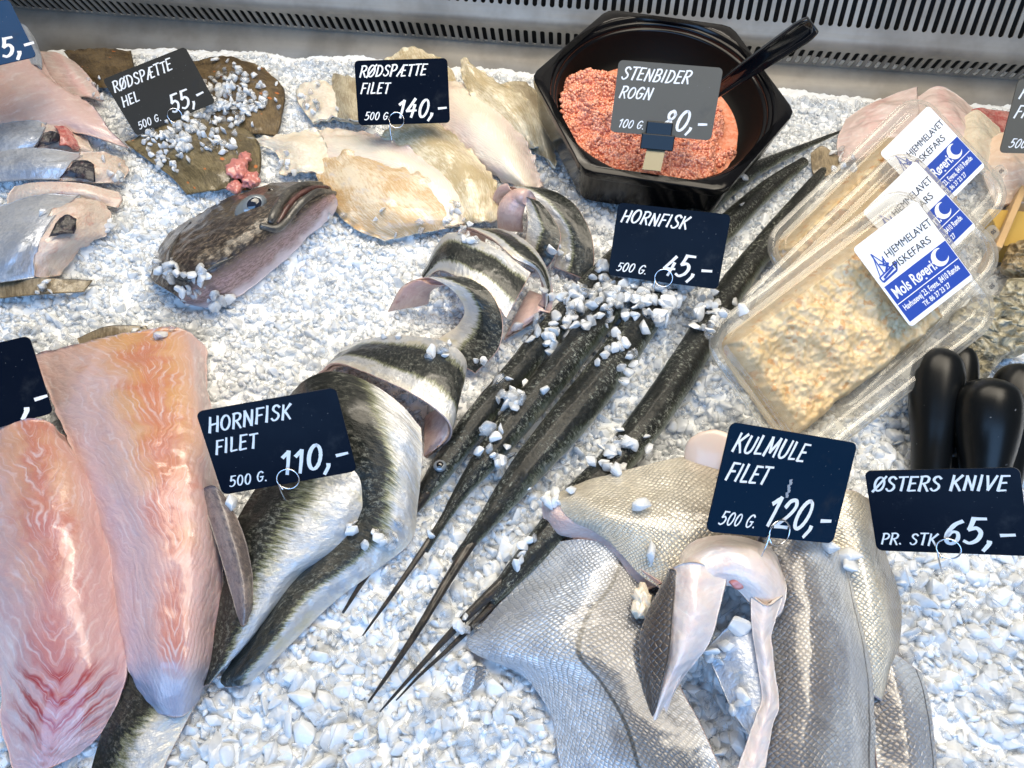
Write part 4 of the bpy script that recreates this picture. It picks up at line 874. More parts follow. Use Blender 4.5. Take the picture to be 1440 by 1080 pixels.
cc = lambda r, z: [(r * math.cos(2 * math.pi * i / K), r * math.sin(2 * math.pi * i / K), z) for i in range(K)]
rr = TUBR
rings = [hx(rr * .94, -.050), hx(rr * .975, -.012), hx(rr * .978, -.010), hx(rr * .995, -.010), hx(rr, -.008), hx(rr, -.001), hx(rr * .99, 0), hx(rr * .93, 0)]
for r_, z in ((.858, 0), (.845, -.0012), (.835, -.0045), (.82, -.005), (.812, -.0065), (.808, -.0095), (.796, -.0100), (.788, -.0115), (.78, -.016), (.72, -.038), (.66, -.044)): rings.append(cc(rr * r_, z))
ni = len(rings) - 4
V, F = loft(rings[:ni + 1], False)
tub = link('roe_tub', pymesh('roe_tub', V, F), [M['black']], None, TM); BLOCK.append(tub); SUPPORT.append(tub)
md = tub.modifiers.new('edge', 'EDGE_SPLIT'); md.split_angle = R(50)
tag(tub, 'glossy black hexagonal tub with round opening holding pink roe', 'tub')
V, F = loft(rings[ni:])
iw = link('inner_wall', pymesh('inner_wall', V, F), [plain('tub_inner_matt', (.003, .003, .003), .6, 0, Specular_IOR_Level=.12)], tub, TM); BLOCK.append(iw)
# roe heaped at the near left of the tub
def roe_h(x, y):
    a = -.026 + .024 * math.exp(-((x + .062) ** 2 + (y - .004) ** 2) / .0016) + .012 * math.exp(-((x + .078) ** 2 + (y - .030) ** 2) / .0004) - .45 * max(0, x - .045) - .40 * max(0, y - .008)
    a += .010 * math.exp(-((x - .04) ** 2 + (y + .060) ** 2) / .0016)
    return a + .010 * noise.noise(Vector((x * 48, y * 48, 1))) + .006 * noise.noise(Vector((x * 110, y * 110, 5)))
ico = bmesh.new(); bmesh.ops.create_icosphere(ico, subdivisions=1, radius=1)
IV = np.array([v.co for v in ico.verts]); IF = np.array([[v.index for v in f.verts] for f in ico.faces]); ico.free()
pts = []
for _ in range(30000):
    x, y = random.uniform(-.112, .112), random.uniform(-.112, .112)
    if math.hypot(x, y) > .106: continue
    z = roe_h(x, y)
    if z < -.039: continue
    pts.append((x, y, z + random.uniform(-.0012, .0016)))
    if len(pts) > 9000: break
pts = np.array(pts); rad = rng.uniform(.0017, .0023, len(pts))
Vr = (pts[:, None] + IV[None] * rad[:, None, None]).reshape(-1, 3); Fr = (IF[None] + (np.arange(len(pts)) * len(IV))[:, None, None]).reshape(-1, 3)
def roe_mat():
    b = NB('roe'); p = b.obj(); f = b.noise(p, 90, 3); g = b.vor(p, 330).outputs['Color']; s = b.n('SeparateColor'); b.set(s, 0, g)
    col = b.mix(b.step(b.math('ADD', b.math('MULTIPLY', f, .6), b.math('MULTIPLY', s.outputs[0], .4)), .3, .7), (.70, .23, .12), (.80, .37, .24))
    return b.bsdf(Base_Color=col, Roughness=.25, Coat_Weight=.5, Coat_Roughness=.10)
M['roe'] = roe_mat()
roe = link('fish_roe', pymesh('fish_roe', Vr, Fr.tolist()), [M['roe']], None, TM)
tag(roe, 'loose heap of tiny pink orange fish eggs inside the black tub', 'fish roe', kind='stuff')
g = 44; V, F = [], []
for i in range(g):
    for j in range(g):
        x, y = -.104 + .208 * i / (g - 1), -.104 + .208 * j / (g - 1); d = math.hypot(x, y)
        if d > .104: x, y = x * .104 / d, y * .104 / d
        V.append((x, y, max(-.0435, roe_h(x, y) - .0006)))
for i in range(g - 1):
    for j in range(g - 1): F.append((i * g + j, (i + 1) * g + j, (i + 1) * g + j + 1, i * g + j + 1))
link('roe_mass', pymesh('roe_mass', V, F), [M['roe']], roe, TM)
# spoon
a, bq = TM @ Vector((.035, .010, -.024)), P(1143, 36, 17.5)
ax = (bq - a).normalized(); sd = Vector((.72, -.25, -.55)); sd = (sd - ax * sd.dot(ax)).normalized(); nn = sd.cross(ax)
if nn.dot(Vector((0, 0, CAM_H)) - a) < 0: nn = -nn; sd = -sd
V, F = [], []; Ls = (bq - a).length; prof = [(-1, -.45), (-.96, .25), (-.8, .32), (-.55, .02), (0, -.08), (.55, .02), (.8, .32), (.96, .25), (1, -.45), (.7, -.5), (-.7, -.5)]
for i in range(25):
    t = i / 24; w = .0060 + .0062 * t - (.003 * max(0, t - .94) / .06); hgt = .0075
    for (x, y) in prof: V.append(a + ax * (Ls * t) + sd * x * w + nn * y * hgt)
kp = len(prof)
for i in range(24):
    for j in range(kp): F.append((i * kp + j, i * kp + (j + 1) % kp, (i + 1) * kp + (j + 1) % kp, (i + 1) * kp + j))
F += [tuple(range(24 * kp, 25 * kp)), tuple(range(kp - 1, -1, -1))]
M['gloss'] = plain('glossy_black_plastic', (.004, .005, .007), .10, 0, Coat_Weight=.6)
spoon = link('serving_spoon', pymesh('serving_spoon', V, F), [M['gloss']]); BLOCK.append(spoon)
md = spoon.modifiers.new('bevel', 'BEVEL'); md.width = .0008; md.segments = 2; md.limit_method = 'ANGLE'
tag(spoon, 'shiny black plastic serving spoon leaning out of the roe tub', 'spoon')
blob('bowl', a - ax * .012 , (.020, .015, .006), M['black'], spoon, 0, rot=Matrix((ax, sd, nn)).transposed())
# clip that holds the sign on the rim
def boxes(name, lst, mat, parent=None, matrix=None, bev=.0008):
    bm = bmesh.new()
    for (x0, x1, y0, y1, z0, z1) in lst:
        r = bmesh.ops.create_cube(bm, size=1)
        for v in r['verts']: v.co = Vector((x0 + (v.co.x + .5) * (x1 - x0), y0 + (v.co.y + .5) * (y1 - y0), z0 + (v.co.z + .5) * (z1 - z0)))
    me = bpy.data.meshes.new(name); bm.to_mesh(me); bm.free()
    o = link(name, me, [mat], parent, matrix, smooth=False)
    md = o.modifiers.new('bevel', 'BEVEL'); md.width = bev; md.segments = 2
    return o
sm = S_STE.matrix_world.copy()
bx = -.002
clip = boxes('sign_clip', [(bx - .0125, bx + .0125, -SH / 2 - .001, -SH / 2 + .013, .0008, .0030), (bx - .016, bx + .016, -SH / 2 - .013, -SH / 2 + .0015, -.004, .0050), (bx - .013, bx + .013, -SH / 2 - .004, -SH / 2 + .006, -.0050, -.0020)], M['black'], None, sm)
tag(clip, 'black plastic clip holding the roe sign on the front of the tub', 'clip'); BLOCK.append(clip)
pb = TM @ Vector((-.004, -.112, .004)); pt = sm @ Vector((bx, -SH / 2 - .011, .0015))
dx = (sm.to_3x3() @ Vector((1, 0, 0))).normalized(); dl = (pb - pt); nz = dx.cross(dl.normalized())
tongue = pymesh('clip_tongue', [pt - dx * .009, pt + dx * .009, pb + dx * .009, pb - dx * .009, pt - dx * .009 + nz * .0012, pt + dx * .009 + nz * .0012, pb + dx * .009 + nz * .0012, pb - dx * .009 + nz * .0012],
   [(0, 1, 2, 3), (7, 6, 5, 4), (0, 4, 5, 1), (1, 5, 6, 2), (2, 6, 7, 3), (3, 7, 4, 0)])
to = link('clip_tongue', tongue, [plain('clip_tongue_metal', (.20, .18, .12), .4, .3)], None, smooth=False); to.parent = clip; to.matrix_parent_inverse = clip.matrix_world.inverted()

# ------------------------------------------------------------------ clear trays of fish mince
def clear_mat():
    b = NB('clear_plastic')
    tr = b.n('BsdfTransparent'); b.set(tr, 'Color', (.988, .99, .988))
    gl = b.n('BsdfGlossy'); b.set(gl, 'Roughness', .06); b.set(gl, 'Color', (1, 1, 1))
    lw = b.n('LayerWeight'); b.set(lw, 'Blend', .5)
    f = b.math('MULTIPLY_ADD', b.math('POWER', lw.outputs['Facing'], 3.0), .60, .012)
    mx = b.n('MixShader'); b.set(mx, 0, f); b.set(mx, 1, tr.outputs[0]); b.set(mx, 2, gl.outputs[0])
    b.t.links.new(mx.outputs[0], b.out.inputs[0]); return b.m
M['clear'] = clear_mat()
def rim_mat():
    b = NB('clear_plastic_rim')
    tr = b.n('BsdfTransparent'); b.set(tr, 'Color', (.985, .98, .96))
    df = b.n('BsdfTranslucent'); b.set(df, 'Color', (.93, .90, .82)); d2 = b.n('BsdfDiffuse'); b.set(d2, 'Color', (.90, .87, .80))  # cream highlights of the clear rim put in as diffuse colour
    dm = b.n('MixShader'); b.set(dm, 0, .5); b.set(dm, 1, df.outputs[0]); b.set(dm, 2, d2.outputs[0])
    gl = b.n('BsdfGlossy'); b.set(gl, 'Roughness', .08)
    lw = b.n('LayerWeight'); b.set(lw, 'Blend', .5)
    m1 = b.n('MixShader'); b.set(m1, 0, b.math('MULTIPLY_ADD', b.math('POWER', lw.outputs['Facing'], 1.2), .38, .12)); b.set(m1, 1, tr.outputs[0]); b.set(m1, 2, dm.outputs[0])
    m2 = b.n('MixShader'); b.set(m2, 0, b.math('MULTIPLY_ADD', b.math('POWER', lw.outputs['Facing'], 3.0), .6, .04)); b.set(m2, 1, m1.outputs[0]); b.set(m2, 2, gl.outputs[0])
    b.t.links.new(m2.outputs[0], b.out.inputs[0]); return b.m
M['rim'] = rim_mat()
def mince_mat():
    b = NB('fish_mince'); p = b.obj(); n1 = b.noise(p, 70, 5, .65); n2 = b.noise(p, 260, 4, .6)
    col = b.mix(b.step(n1, .35, .68), (.70, .50, .26), (.80, .65, .42))
    col = b.mix(b.step(b.noise(p, 130, 3, .6), .56, .66, 0, .8), col, (.66, .34, .13))
    col = b.mix(b.step(b.noise(p, 95, 3, .6), .63, .74, 0, .6), col, (.36, .27, .24))
    return b.bsdf(Base_Color=col, Roughness=.42, Normal=b.bump(b.math('ADD', n2, b.noise(p, 800, 3, .7)),   .25, .0006), Subsurface_Weight=.1, Subsurface_Radius=(.006, .004, .002), Subsurface_Scale=.5, Coat_Weight=.25, Coat_Roughness=.2)
M['mince'] = mince_mat()
M['paper'] = plain('label_paper', (.80, .82, .86), .35)
M['blue'] = plain('label_blue', (.020, .065, .36), .35)
M['lilac'] = plain('label_lilac', (.30, .22, .55), .35)
M['ink'] = plain('label_ink', (.02, .02, .03), .5)
def text_mesh(s, size, font_bold=False, xs=1.0):
    cu = bpy.data.curves.new('text', 'FONT'); cu.body = s; cu.size = size; cu.resolution_u = 3
    if font_bold: cu.offset = size * .018
    o = bpy.data.objects.new('text', cu); COL.objects.link(o)
    bpy.context.view_layer.update()
    me = bpy.data.meshes.new_from_object(o.evaluated_get(bpy.context.evaluated_depsgraph_get()))
    bpy.data.objects.remove(o)
    for v in me.vertices: v.co.x *= xs
    return me
def put_text(name, s, x, y, size, mat, parent, m, z, bold=False, width=None):
    me = text_mesh(s, size, bold); w = max(v.co.x for v in me.vertices)
    if width:
        for v in me.vertices: v.co.x *= width / w
    for v in me.vertices: v.co += Vector((x, y, z))
    return link(name, me, [mat], parent, m, smooth=False)
TL_, TW_ = .186, .118
TRAY_POSE = fit_pose([(962, 500), (1267, 269), (1432, 418), (1133, 652)], TL_ * 1.14, TW_ * 1.14)
def tray(dx, dy, dn, yaw, label, mlabel, W=TL_, H=TW_, seed=0):
    """tray leaning towards the customer, shifted along its own length, width and thickness from the front one"""
    ctr, X, Y, Z = TRAY_POSE
    ctr = ctr + (X * dx + Y * dy + Z * dn) * 1.14
    m = frame(ctr, X * math.cos(yaw) + Y * math.sin(yaw), Y * math.cos(yaw) - X * math.sin(yaw), Z) @ Matrix.Scale(1.14, 4)
    rr_ = lambda s, z, r=.022: [(x, y, z) for x, y in rounded(W - 2 * s, H - 2 * s, max(r - s, .006), 8)]
    V, F = loft([rr_(0, -.0035), rr_(.0005, 0 - .001), rr_(.005, -.0012), rr_(.0065, -.004), rr_(.0095, -.006), rr_(.015, -.030), rr_(.020, -.0335)])
    t = link('mince_tray', pymesh('mince_tray', V, F, matidx=[1 if i < 5 * len(rr_(0, 0)) else 0 for i in range(len(F))]), [M['clear'], M['rim']], None, m); BLOCK.append(t); SUPPORT.append(t)
    tag(t, label, 'food tray', 'clear trays of fish mince')
    V, F = loft([rr_(-.0010, -.0030), rr_(-.0012, .0008), rr_(.001, .0022), rr_(.004, .0022), rr_(.0055, .0008), rr_(.0080, .0008), rr_(.0095, .0030), rr_(.0125, .0034), rr_(.0145, .0022), rr_(.019, .0018)])
    lid = link('lid', pymesh('lid', V, F, matidx=[1 if i < 9 * len(rr_(0, 0)) else 0 for i in range(len(F))]), [M['clear'], M['rim']], t, m)
    md = lid.modifiers.new('edge', 'EDGE_SPLIT'); md.split_angle = R(60)
    tb = slab(rounded(.012, .010, .0035, 5, W / 2 + .003, -H / 2 + .022), -.0005, .0006)
    link('lid_tab', pymesh('lid_tab', *tb), [M['rim']], t, m, smooth=False)
    put_text('tab_mark', '05', W / 2 + .0025, -H / 2 + .0205, .0042, M['ink'], t, m, .0009, True)
    # mince
    NX, NY = 180, 116; V, F = [], []
    for i in range(NX):
        for j in range(NY):
            x, y = (i / (NX - 1) - .5), (j / (NY - 1) - .5)
            X_, Y_ = x * (W - .028), y * (H - .028)
            rc = .014; qx, qy = abs(X_) - ((W - .028) / 2 - rc), abs(Y_) - ((H - .028) / 2 - rc)
            if qx > 0 and qy > 0:
                m_ = max(qx, qy); f_ = m_ / math.hypot(qx, qy); X_ = math.copysign(abs(X_) - qx * (1 - f_), X_); Y_ = math.copysign(abs(Y_) - qy * (1 - f_), Y_)
            e = min(.5 - abs(x), .5 - abs(y)); p = Vector((X_ * 60 + seed * 5, Y_ * 60, seed))
            lump = .30 + noise.noise(p * .5) * 1.0 + noise.noise(p * 1.1) * .65 - abs(noise.noise(p * 2.2)) * .45 + noise.noise(p * 5) * .20 + noise.noise(p * 11) * .12
            z = -.0105 - .006 * (x > .22) * (x - .22) * 4 + .0065 * (lump - .45) - .022 * .8 * (max(0, .09 - e) / .09) ** 1.5
            V.append((X_, Y_, min(z, -.0012)))
    for i in range(NX - 1):
        for j in range(NY - 1): F.append((i * NY + j, (i + 1) * NY + j, (i + 1) * NY + j + 1, i * NY + j + 1))
    mc = link('fish_mince', pymesh('fish_mince', V, F), [M['mince']], None, m)
    tag(mc, mlabel, 'fish mince', 'fish mince in clear trays')
    # paper label: white upper half with words, blue lower band
    lw, lh = .058, .068; lx = W / 2 - .034; ly = 0.010; lz = .0042
    lb = link('label', pymesh('label', *slab(rounded(lw * 1.0, lh, .003, 4, lx, ly), lz - .0003, lz)), [M['paper']], t, m, smooth=False)
    x0 = lx - lw / 2; yb = ly - lh / 2
    V, F = slab([(x0 + .0018, yb + .0035), (x0 + lw - .0005, yb + .0035), (x0 + lw - .0005, yb + .0335), (x0 + .0018, yb + .0335)], lz + .00005, lz + .0001)
    link('blue_band', pymesh('blue_band', V, F), [M['blue']], lb, m, smooth=False)
    V, F = slab([(x0 + .002, yb + .0178), (x0 + lw - .001, yb + .0178), (x0 + lw - .001, yb + .0184), (x0 + .002, yb + .0184)], lz + .0002, lz + .00025)
    link('white_rule', pymesh('white_rule', V, F), [M['paper']], lb, m, smooth=False)
    put_text('shop_name', 'Mols Røgeri:', x0 + .004, yb + .0215, .0118, M['paper'], lb, m, lz + .0003, True, .037)
    put_text('address', 'Havhusevej 23, Egens, 8410 Rønde', x0 + .004, yb + .0115, .0062, M['paper'], lb, m, lz + .0003, True, .050)
    put_text('phone', 'Tlf. 86 37 23 27', x0 + .017, yb + .0055, .0052, M['paper'], lb, m, lz + .0003, True, .024)
    put_text('product_name', 'HJEMMELAVET', x0 + .016, yb + .0480, .0078, M['ink'], lb, m, lz + .0003, False, .041)
    put_text('product_name', 'FISKEFARS', x0 + .016, yb + .0385, .0078, M['ink'], lb, m, lz + .0003, False, .033)
    cx_, cy_ = x0 + .047, yb + .0265                      # crescent mark
    cres = [(cx_ + .0065 * math.cos(t), cy_ + .0065 * math.sin(t)) for t in np.linspace(R(60), R(330), 24)] + [(cx_ + .0022 + .0047 * math.cos(t), cy_ + .0004 + .0047 * math.sin(t)) for t in np.linspace(R(320), R(70), 20)]
    link('crescent', pymesh('crescent', [(x, y, lz + .0003) for x, y in cres], [tuple(range(len(cres)))]), [M['paper']], lb, m, smooth=False)
    V, F = [], []                                        # little line drawing of a boat
    def seg(p, q_, wd=.0004):
        d = Vector((q_[0] - p[0], q_[1] - p[1])).normalized() * wd; b_ = len(V); zz = lz + .0002 + .000004 * len(V)
        for (ox, oy) in ((-d.y, d.x), (d.y, -d.x)): V.append((p[0] + ox, p[1] + oy, zz))
        for (ox, oy) in ((d.y, -d.x), (-d.y, d.x)): V.append((q_[0] + ox, q_[1] + oy, zz))
        F.append((b_, b_ + 1, b_ + 2, b_ + 3))
    bx0, by0 = x0 + .0035, yb + .0365
    for p, q_, wd in (((0, 0), (.013, .001), .0008), ((0, 0), (-.0005, .004), .0005), ((.013, .001), (.016, .006), .0006), ((-.0005, .004), (.016, .006), .0006), ((.004, .004), (.0045, .021), .0004), ((.0045, .021), (.0105, .005), .0003), ((.0045, .018), (.0005, .005), .0003), ((.0095, .005), (.010, .015), .0004), ((.002, .002), (.012, .004), .0009), ((.006, .005), (.011, .009), .0008), ((.007, .009), (.0095, .013), .0006), ((.005, .012), (.0085, .008), .0005)):
        seg((bx0 + p[0], by0 + p[1]), (bx0 + q_[0], by0 + q_[1]), wd)
    link('boat_drawing', pymesh('boat_drawing', V, F), [M['blue']], lb, m, smooth=False)
    return t
tray(.115, .034, -.074, .127, 'rearmost clear tray of fish mince, mostly covered by the two in front', 'fish mince seen through the rearmost clear tray', seed=3)
tray(.050, .009, -.037, .116, 'middle clear tray of fish mince, overlapped by the front tray', 'fish mince in the middle clear tray', seed=2)
tray(0, 0, 0, 0, 'front clear tray of fish mince with its whole white and blue label showing', 'coarse cream fish mince with orange bits in the front tray', seed=1)

# ------------------------------------------------------------------ oysters, box edge, oyster knives
def oyster_mat(name, a, c):
    b = NB(name); p = b.obj(); w = b.n('TexWave', {'bands_direction': 'DIAGONAL'}); b.set(w, 'Vector', p); b.set(w, 'Scale', 34.0); b.set(w, 'Distortion', 9.0); b.set(w, 'Detail', 4.0); b.set(w, 'Detail Scale', 2.0)
    n = b.noise(p, 90, 4, .6)
    col = b.mix(w.outputs[1], a, c); col = b.mix(b.step(n, .52, .7, 0, .8), col, (.05, .045, .03))
    return b.bsdf(Base_Color=col, Roughness=.4, Normal=b.bump(b.math('ADD', w.outputs[1], n), .9, .003), Coat_Weight=.4, Coat_Roughness=.2)
M['oy1'] = oyster_mat('oyster_shell_pale', (.20, .18, .12), (.46, .42, .30)); M['oy2'] = oyster_mat('oyster_shell_brown', (.12, .08, .03), (.34, .25, .13))
def oyster(c, r, mat, label, seed, rz):
    bm = bmesh.new(); bmesh.ops.create_icosphere(bm, subdivisions=5, radius=1)
    for v in bm.verts:
        n = v.co.copy(); rad_ = math.hypot(n.x, n.y); ang = math.atan2(n.y, n.x)
        e = 1 + .10 * math.sin(5 * ang + seed) * rad_ + .14 * noise.noise(n * 2.2 + Vector((seed, 0, 0)))
        lay = .05 * math.sin(rad_ * 26 + 3 * noise.noise(n * 3 + Vector((0, seed, 0)))) * (n.z > 0)
        v.co = Vector((n.x * r[0] * e, n.y * r[1] * e * (1 - .25 * n.x), n.z * r[2] * (1 + lay * 3 + .35 * noise.noise(n * 5 + Vector((0, 0, seed))))))
    bm.transform(Matrix.Translation(c) @ Matrix.Rotation(R(rz), 4, 'Z') @ Matrix.Rotation(R(18), 4, 'X'))
    me = bpy.data.meshes.new('oyster'); bm.to_mesh(me); bm.free()
    o = link('oyster', me, [mat]); BLOCK.append(o); SUPPORT.append(o)
    return tag(o, label, 'oyster', 'oysters')
oyster(P(1398, 462, 3.0), (.040, .030, .016), M['oy1'], 'pale ridged oyster right behind the black knife handles', 1, 25)
oyster(P(1448, 372, 3.6), (.028, .025, .015), M['oy2'], 'rounded brown oyster at the right edge above the pale ones', 2, 60)
oyster(P(1360, 500, 2.0), (.030, .022, .012), M['oy1'], 'pale oyster low against the side of the front mince tray', 3, 50)
oyster(P(1452, 425, 3.2), (.030, .022, .012), M['oy1'], 'yellowish pale oyster cut by the right edge beside the front tray corner', 4, 0)
def wood_mat():
    b = NB('pale_wood'); p = b.obj(); sp = b.n('SeparateXYZ'); b.set(sp, 0, p)
    n = b.noise(b.comb(b.math('MULTIPLY', sp.outputs[0], 60), b.math('MULTIPLY', sp.outputs[1], 60), b.math('MULTIPLY', sp.outputs[2], 500)), 1.0, 3)
    return b.bsdf(Base_Color=b.mix(n, (.52, .33, .15), (.62, .42, .22)), Roughness=.55)
M['wood'] = wood_mat()
def plank(pa, pb, h, th, mat, name, label, cat, parent=None):
    d = (pb - pa); d.z = 0; d.normalize(); nrm = Vector((-d.y, d.x, 0)) * th; up = Vector((0, 0, h))
    V = [pa, pb, pb + nrm, pa + nrm]; V = V + [v - up for v in V]
    o = link(name, pymesh(name, V, [(0, 1, 2, 3), (7, 6, 5, 4), (0, 4, 5, 1), (1, 5, 6, 2), (2, 6, 7, 3), (3, 7, 4, 0)]), [mat], parent, smooth=False)
    md = o.modifiers.new('bevel', 'BEVEL'); md.width = .0008; md.segments = 2
    if label: tag(o, label, cat)
    BLOCK.append(o); return o
bxo = plank(P(1400, 345, 4.5), P(1436, 262, 4.5), .035, -.006, M['wood'], 'wooden_box', 'thin pale wooden box edge beside the trays at the right edge', 'box')
plank(P(1436, 262, 4.5) + Vector((.001, .002, 0)), P(1520, 268, 4.5), .035, -.006, M['wood'], 'side_board', None, None, bxo)
M['kraft'] = plain('yellow_card', (.50, .33, .08), .4)
kc = plank(P(1412, 345, 3.4), P(1500, 352, 3.4), .022, .055, M['kraft'], 'yellow_card_box', 'shiny yellow card lining inside the wooden oyster box', 'card')
def knife(top, bot, r, label, seed):
    a, b = P(*top), P(*bot); d = (b - a).normalized(); L = (b - a).length
    prof = [(0, .02), (.02, .42), (.06, .72), (.12, .90), (.22, 1.0), (.38, 1.0), (.55, .90), (.72, .76), (.88, .70), (.95, .66), (1.0, .58)]
    pts = [a + d * (L * t) for t, _ in prof]
    o = tube('oyster_knife', [tuple(p) for p in pts], [r * q for _, q in prof], M['handle'], None, nu=70, nv=28, world=True, up=Vector((0, 1, .3)))
    tag(o, label, 'knife', 'black handled oyster knives')
    e = b + d * .035
    tube('blade', [tuple(b - d * .002), tuple(b + d * .02), tuple(e)], [.45, .5, .3], M['wire'], o, nu=12, nv=10, world=True, flat=.2)
    return o
knife((1354, 486, 5.5), (1345, 640, 1.2), 1.25, 'oyster knife handle behind the two front ones, only its rounded end showing', 1)
knife((1322, 489, 6.2), (1306, 676, 1.0), 1.95, 'leftmost upright black oyster knife handle beside the front mince tray', 2)
knife((1436, 512, 6.0), (1408, 690, 1.5), 1.85, 'black oyster knife handle cut by the right edge of the picture', 3)
knife((1393, 531, 7.0), (1382, 705, 1.6), 2.25, 'thickest black oyster knife handle standing in front of the others', 4)

# ------------------------------------------------------------------ crushed ice: heaped bed, lumps, and loose lumps on the fish
def bvh_of(objs):
    V, F = [], []
    for o in objs:
        mw = o.matrix_world; b = len(V); V += [mw @ v.co for v in o.data.vertices]
        F += [tuple(i + b for i in p.vertices) for p in o.data.polygons]
    return BVHTree.FromPolygons(V, F)
bpy.context.view_layer.update()
BV = bvh_of(BLOCK); BS = bvh_of(SUPPORT)
GX, GY, X0, X1, Y0, Y1 = 380, 265, -.95, .95, -.12, .95
xs = np.linspace(X0, X1, GX); ys = np.linspace(Y0, Y1, GY)
hb = np.full((GX, GY), np.nan)
for i, x in enumerate(xs):
    for j, y in enumerate(ys):
        h = BS.ray_cast(Vector((x, y, -.06)), Vector((0, 0, 1)))
        if h[0] is not None: hb[i, j] = h[0].z
nat = np.array([[.002 + .009 * noise.noise(Vector((x * 12, y * 12, 0))) + .004 * noise.noise(Vector((x * 28, y * 28, 3))) for y in ys] for x in xs])
back = np.array([[max(0, (x * -WU.y * -1 + 0) * 0 + (Vector((x, y, 0)).dot(WN) - .80)) * .04 for y in ys] for x in xs])
nat = nat - .004 + back
fix = ~np.isnan(hb); tgt = np.where(fix, np.clip(hb - .006, -.02, .045), nat)
hz = tgt.copy()
for it in range(60):
    av = (np.roll(hz, 1, 0) + np.roll(hz, -1, 0) + np.roll(hz, 1, 1) + np.roll(hz, -1, 1)) / 4
    hz = np.where(fix, np.minimum(.5 * hz + .5 * av, tgt), av * .93 + nat * .07)
def hz_at(x, y):
    fi = np.clip((x - X0) / (X1 - X0) * (GX - 1), 0, GX - 1.001); fj = np.clip((y - Y0) / (Y1 - Y0) * (GY - 1), 0, GY - 1.001)
    i, j = int(fi), int(fj); a, b = fi - i, fj - j
    return (hz[i, j] * (1 - a) + hz[i + 1, j] * a) * (1 - b) + (hz[i, j + 1] * (1 - a) + hz[i + 1, j + 1] * a) * b
def ice_mat(name, clear, refr=.3, col=(.92, .945, .965)):
    b = NB(name); p = b.pos(); n = b.noise(p, 240, 3, .6); n2 = b.noise(p, 75, 3)
    nrm = b.bump(n, .4, .0012)
    df = b.n('BsdfDiffuse'); b.set(df, 'Color', col); b.set(df, 'Normal', nrm); base = df.outputs[0]
    if clear:
        ri = b.n('NewGeometry').outputs['Random Per Island']; cl = b.math('ADD', b.math('MULTIPLY', b.math('POWER', ri, 1.6), .75), clear - .38)
        tp = b.n('BsdfTransparent'); b.set(tp, 'Color', (.985, .992, 1))
        rf = b.n('BsdfRefraction'); b.set(rf, 'Color', (.99, .995, 1)); b.set(rf, 'IOR', 1.22); b.set(rf, 'Roughness', .06); b.set(rf, 'Normal', nrm)
        tr = b.n('MixShader'); b.set(tr, 0, refr); b.set(tr, 1, tp.outputs[0]); b.set(tr, 2, rf.outputs[0])
        m1 = b.n('MixShader'); b.set(m1, 0, b.math('MULTIPLY', cl, b.step(n2, .35, .65, .7, 1.15), clamp=True)); b.set(m1, 1, base); b.set(m1, 2, tr.outputs[0]); base = m1.outputs[0]
    gl = b.n('BsdfGlossy'); b.set(gl, 'Roughness', .06); b.set(gl, 'Normal', nrm)
    lw = b.n('LayerWeight'); b.set(lw, 'Blend', .5); b.set(lw, 'Normal', nrm)
    m2 = b.n('MixShader'); b.set(m2, 0, b.math('MULTIPLY_ADD', b.math('POWER', lw.outputs['Facing'], 4.0), .5, .045)); b.set(m2, 1, base); b.set(m2, 2, gl.outputs[0])
    b.t.links.new(m2.outputs[0], b.out.inputs[0]); return b.m
M['snow'] = ice_mat('packed_ice', 0.0)
M['loose'] = ice_mat('loose_ice_lumps', .62, .35)
M['ice'] = ice_mat('ice_lumps', .58, .12)
M['ice_fine'] = ice_mat('fine_ice_crumbs', .50, .05)
fine = 2
gx, gy = GX * fine, GY * fine
V = np.zeros((gx, gy, 3)); XX = np.linspace(X0, X1, gx); YY = np.linspace(Y0, Y1, gy)
for i, x in enumerate(XX):
    for j, y in enumerate(YY):
        p = Vector((x, y, 0)); V[i, j] = (x, y, hz_at(x, y) - .002 + .0022 * noise.noise(p * 130) + .0016 * noise.noise(p * 290))
idx = np.arange(gx * gy).reshape(gx, gy)
q = np.stack([idx[:-1, :-1], idx[1:, :-1], idx[1:, 1:], idx[:-1, 1:]], -1).reshape(-1, 4)
bed = link('ice_bed', pymesh('ice_bed', V.reshape(-1, 3), q.tolist()), [M['snow']])
bed['kind'] = 'structure'
def hull_lib(n, k, soft):
    """random broken lumps: convex hulls, the large ones with melted edges"""
    lib = []
    for _ in range(n):
        bm = bmesh.new()
        sc = np.array([1, rng.uniform(.6, 1), rng.uniform(.32, .75)])
        for i in range(k):
            p = rng.standard_normal(3); p /= np.linalg.norm(p); bm.verts.new(p * sc * rng.uniform(.8, 1.08))
        bmesh.ops.convex_hull(bm, input=bm.verts[:])
        for v in [v for v in bm.verts if not v.link_faces]: bm.verts.remove(v)
        if soft:
            bmesh.ops.dissolve_limit(bm, angle_limit=R(14), verts=bm.verts[:], edges=bm.edges[:])
            bmesh.ops.bevel(bm, geom=bm.edges[:] + bm.verts[:], offset=.15, segments=2, profile=.5, affect='EDGES', clamp_overlap=True)
        bmesh.ops.triangulate(bm, faces=bm.faces[:])
        bm.verts.index_update()
        lib.append((np.array([v.co[:] for v in bm.verts]), np.array([[v.index for v in f.verts] for f in bm.faces])))
        bm.free()
    return lib
LIBA = hull_lib(26, 15, True); LIBB = hull_lib(30, 12, False)
def rotm(n):
    qn = rng.standard_normal((n, 4)); qn /= np.linalg.norm(qn, axis=1, keepdims=True); w, x, y, z = qn.T
    return np.stack([1 - 2 * (y * y + z * z), 2 * (x * y - z * w), 2 * (x * z + y * w), 2 * (x * y + z * w), 1 - 2 * (x * x + z * z), 2 * (y * z - x * w), 2 * (x * z - y * w), 2 * (y * z + x * w), 1 - 2 * (x * x + y * y)], -1).reshape(n, 3, 3)
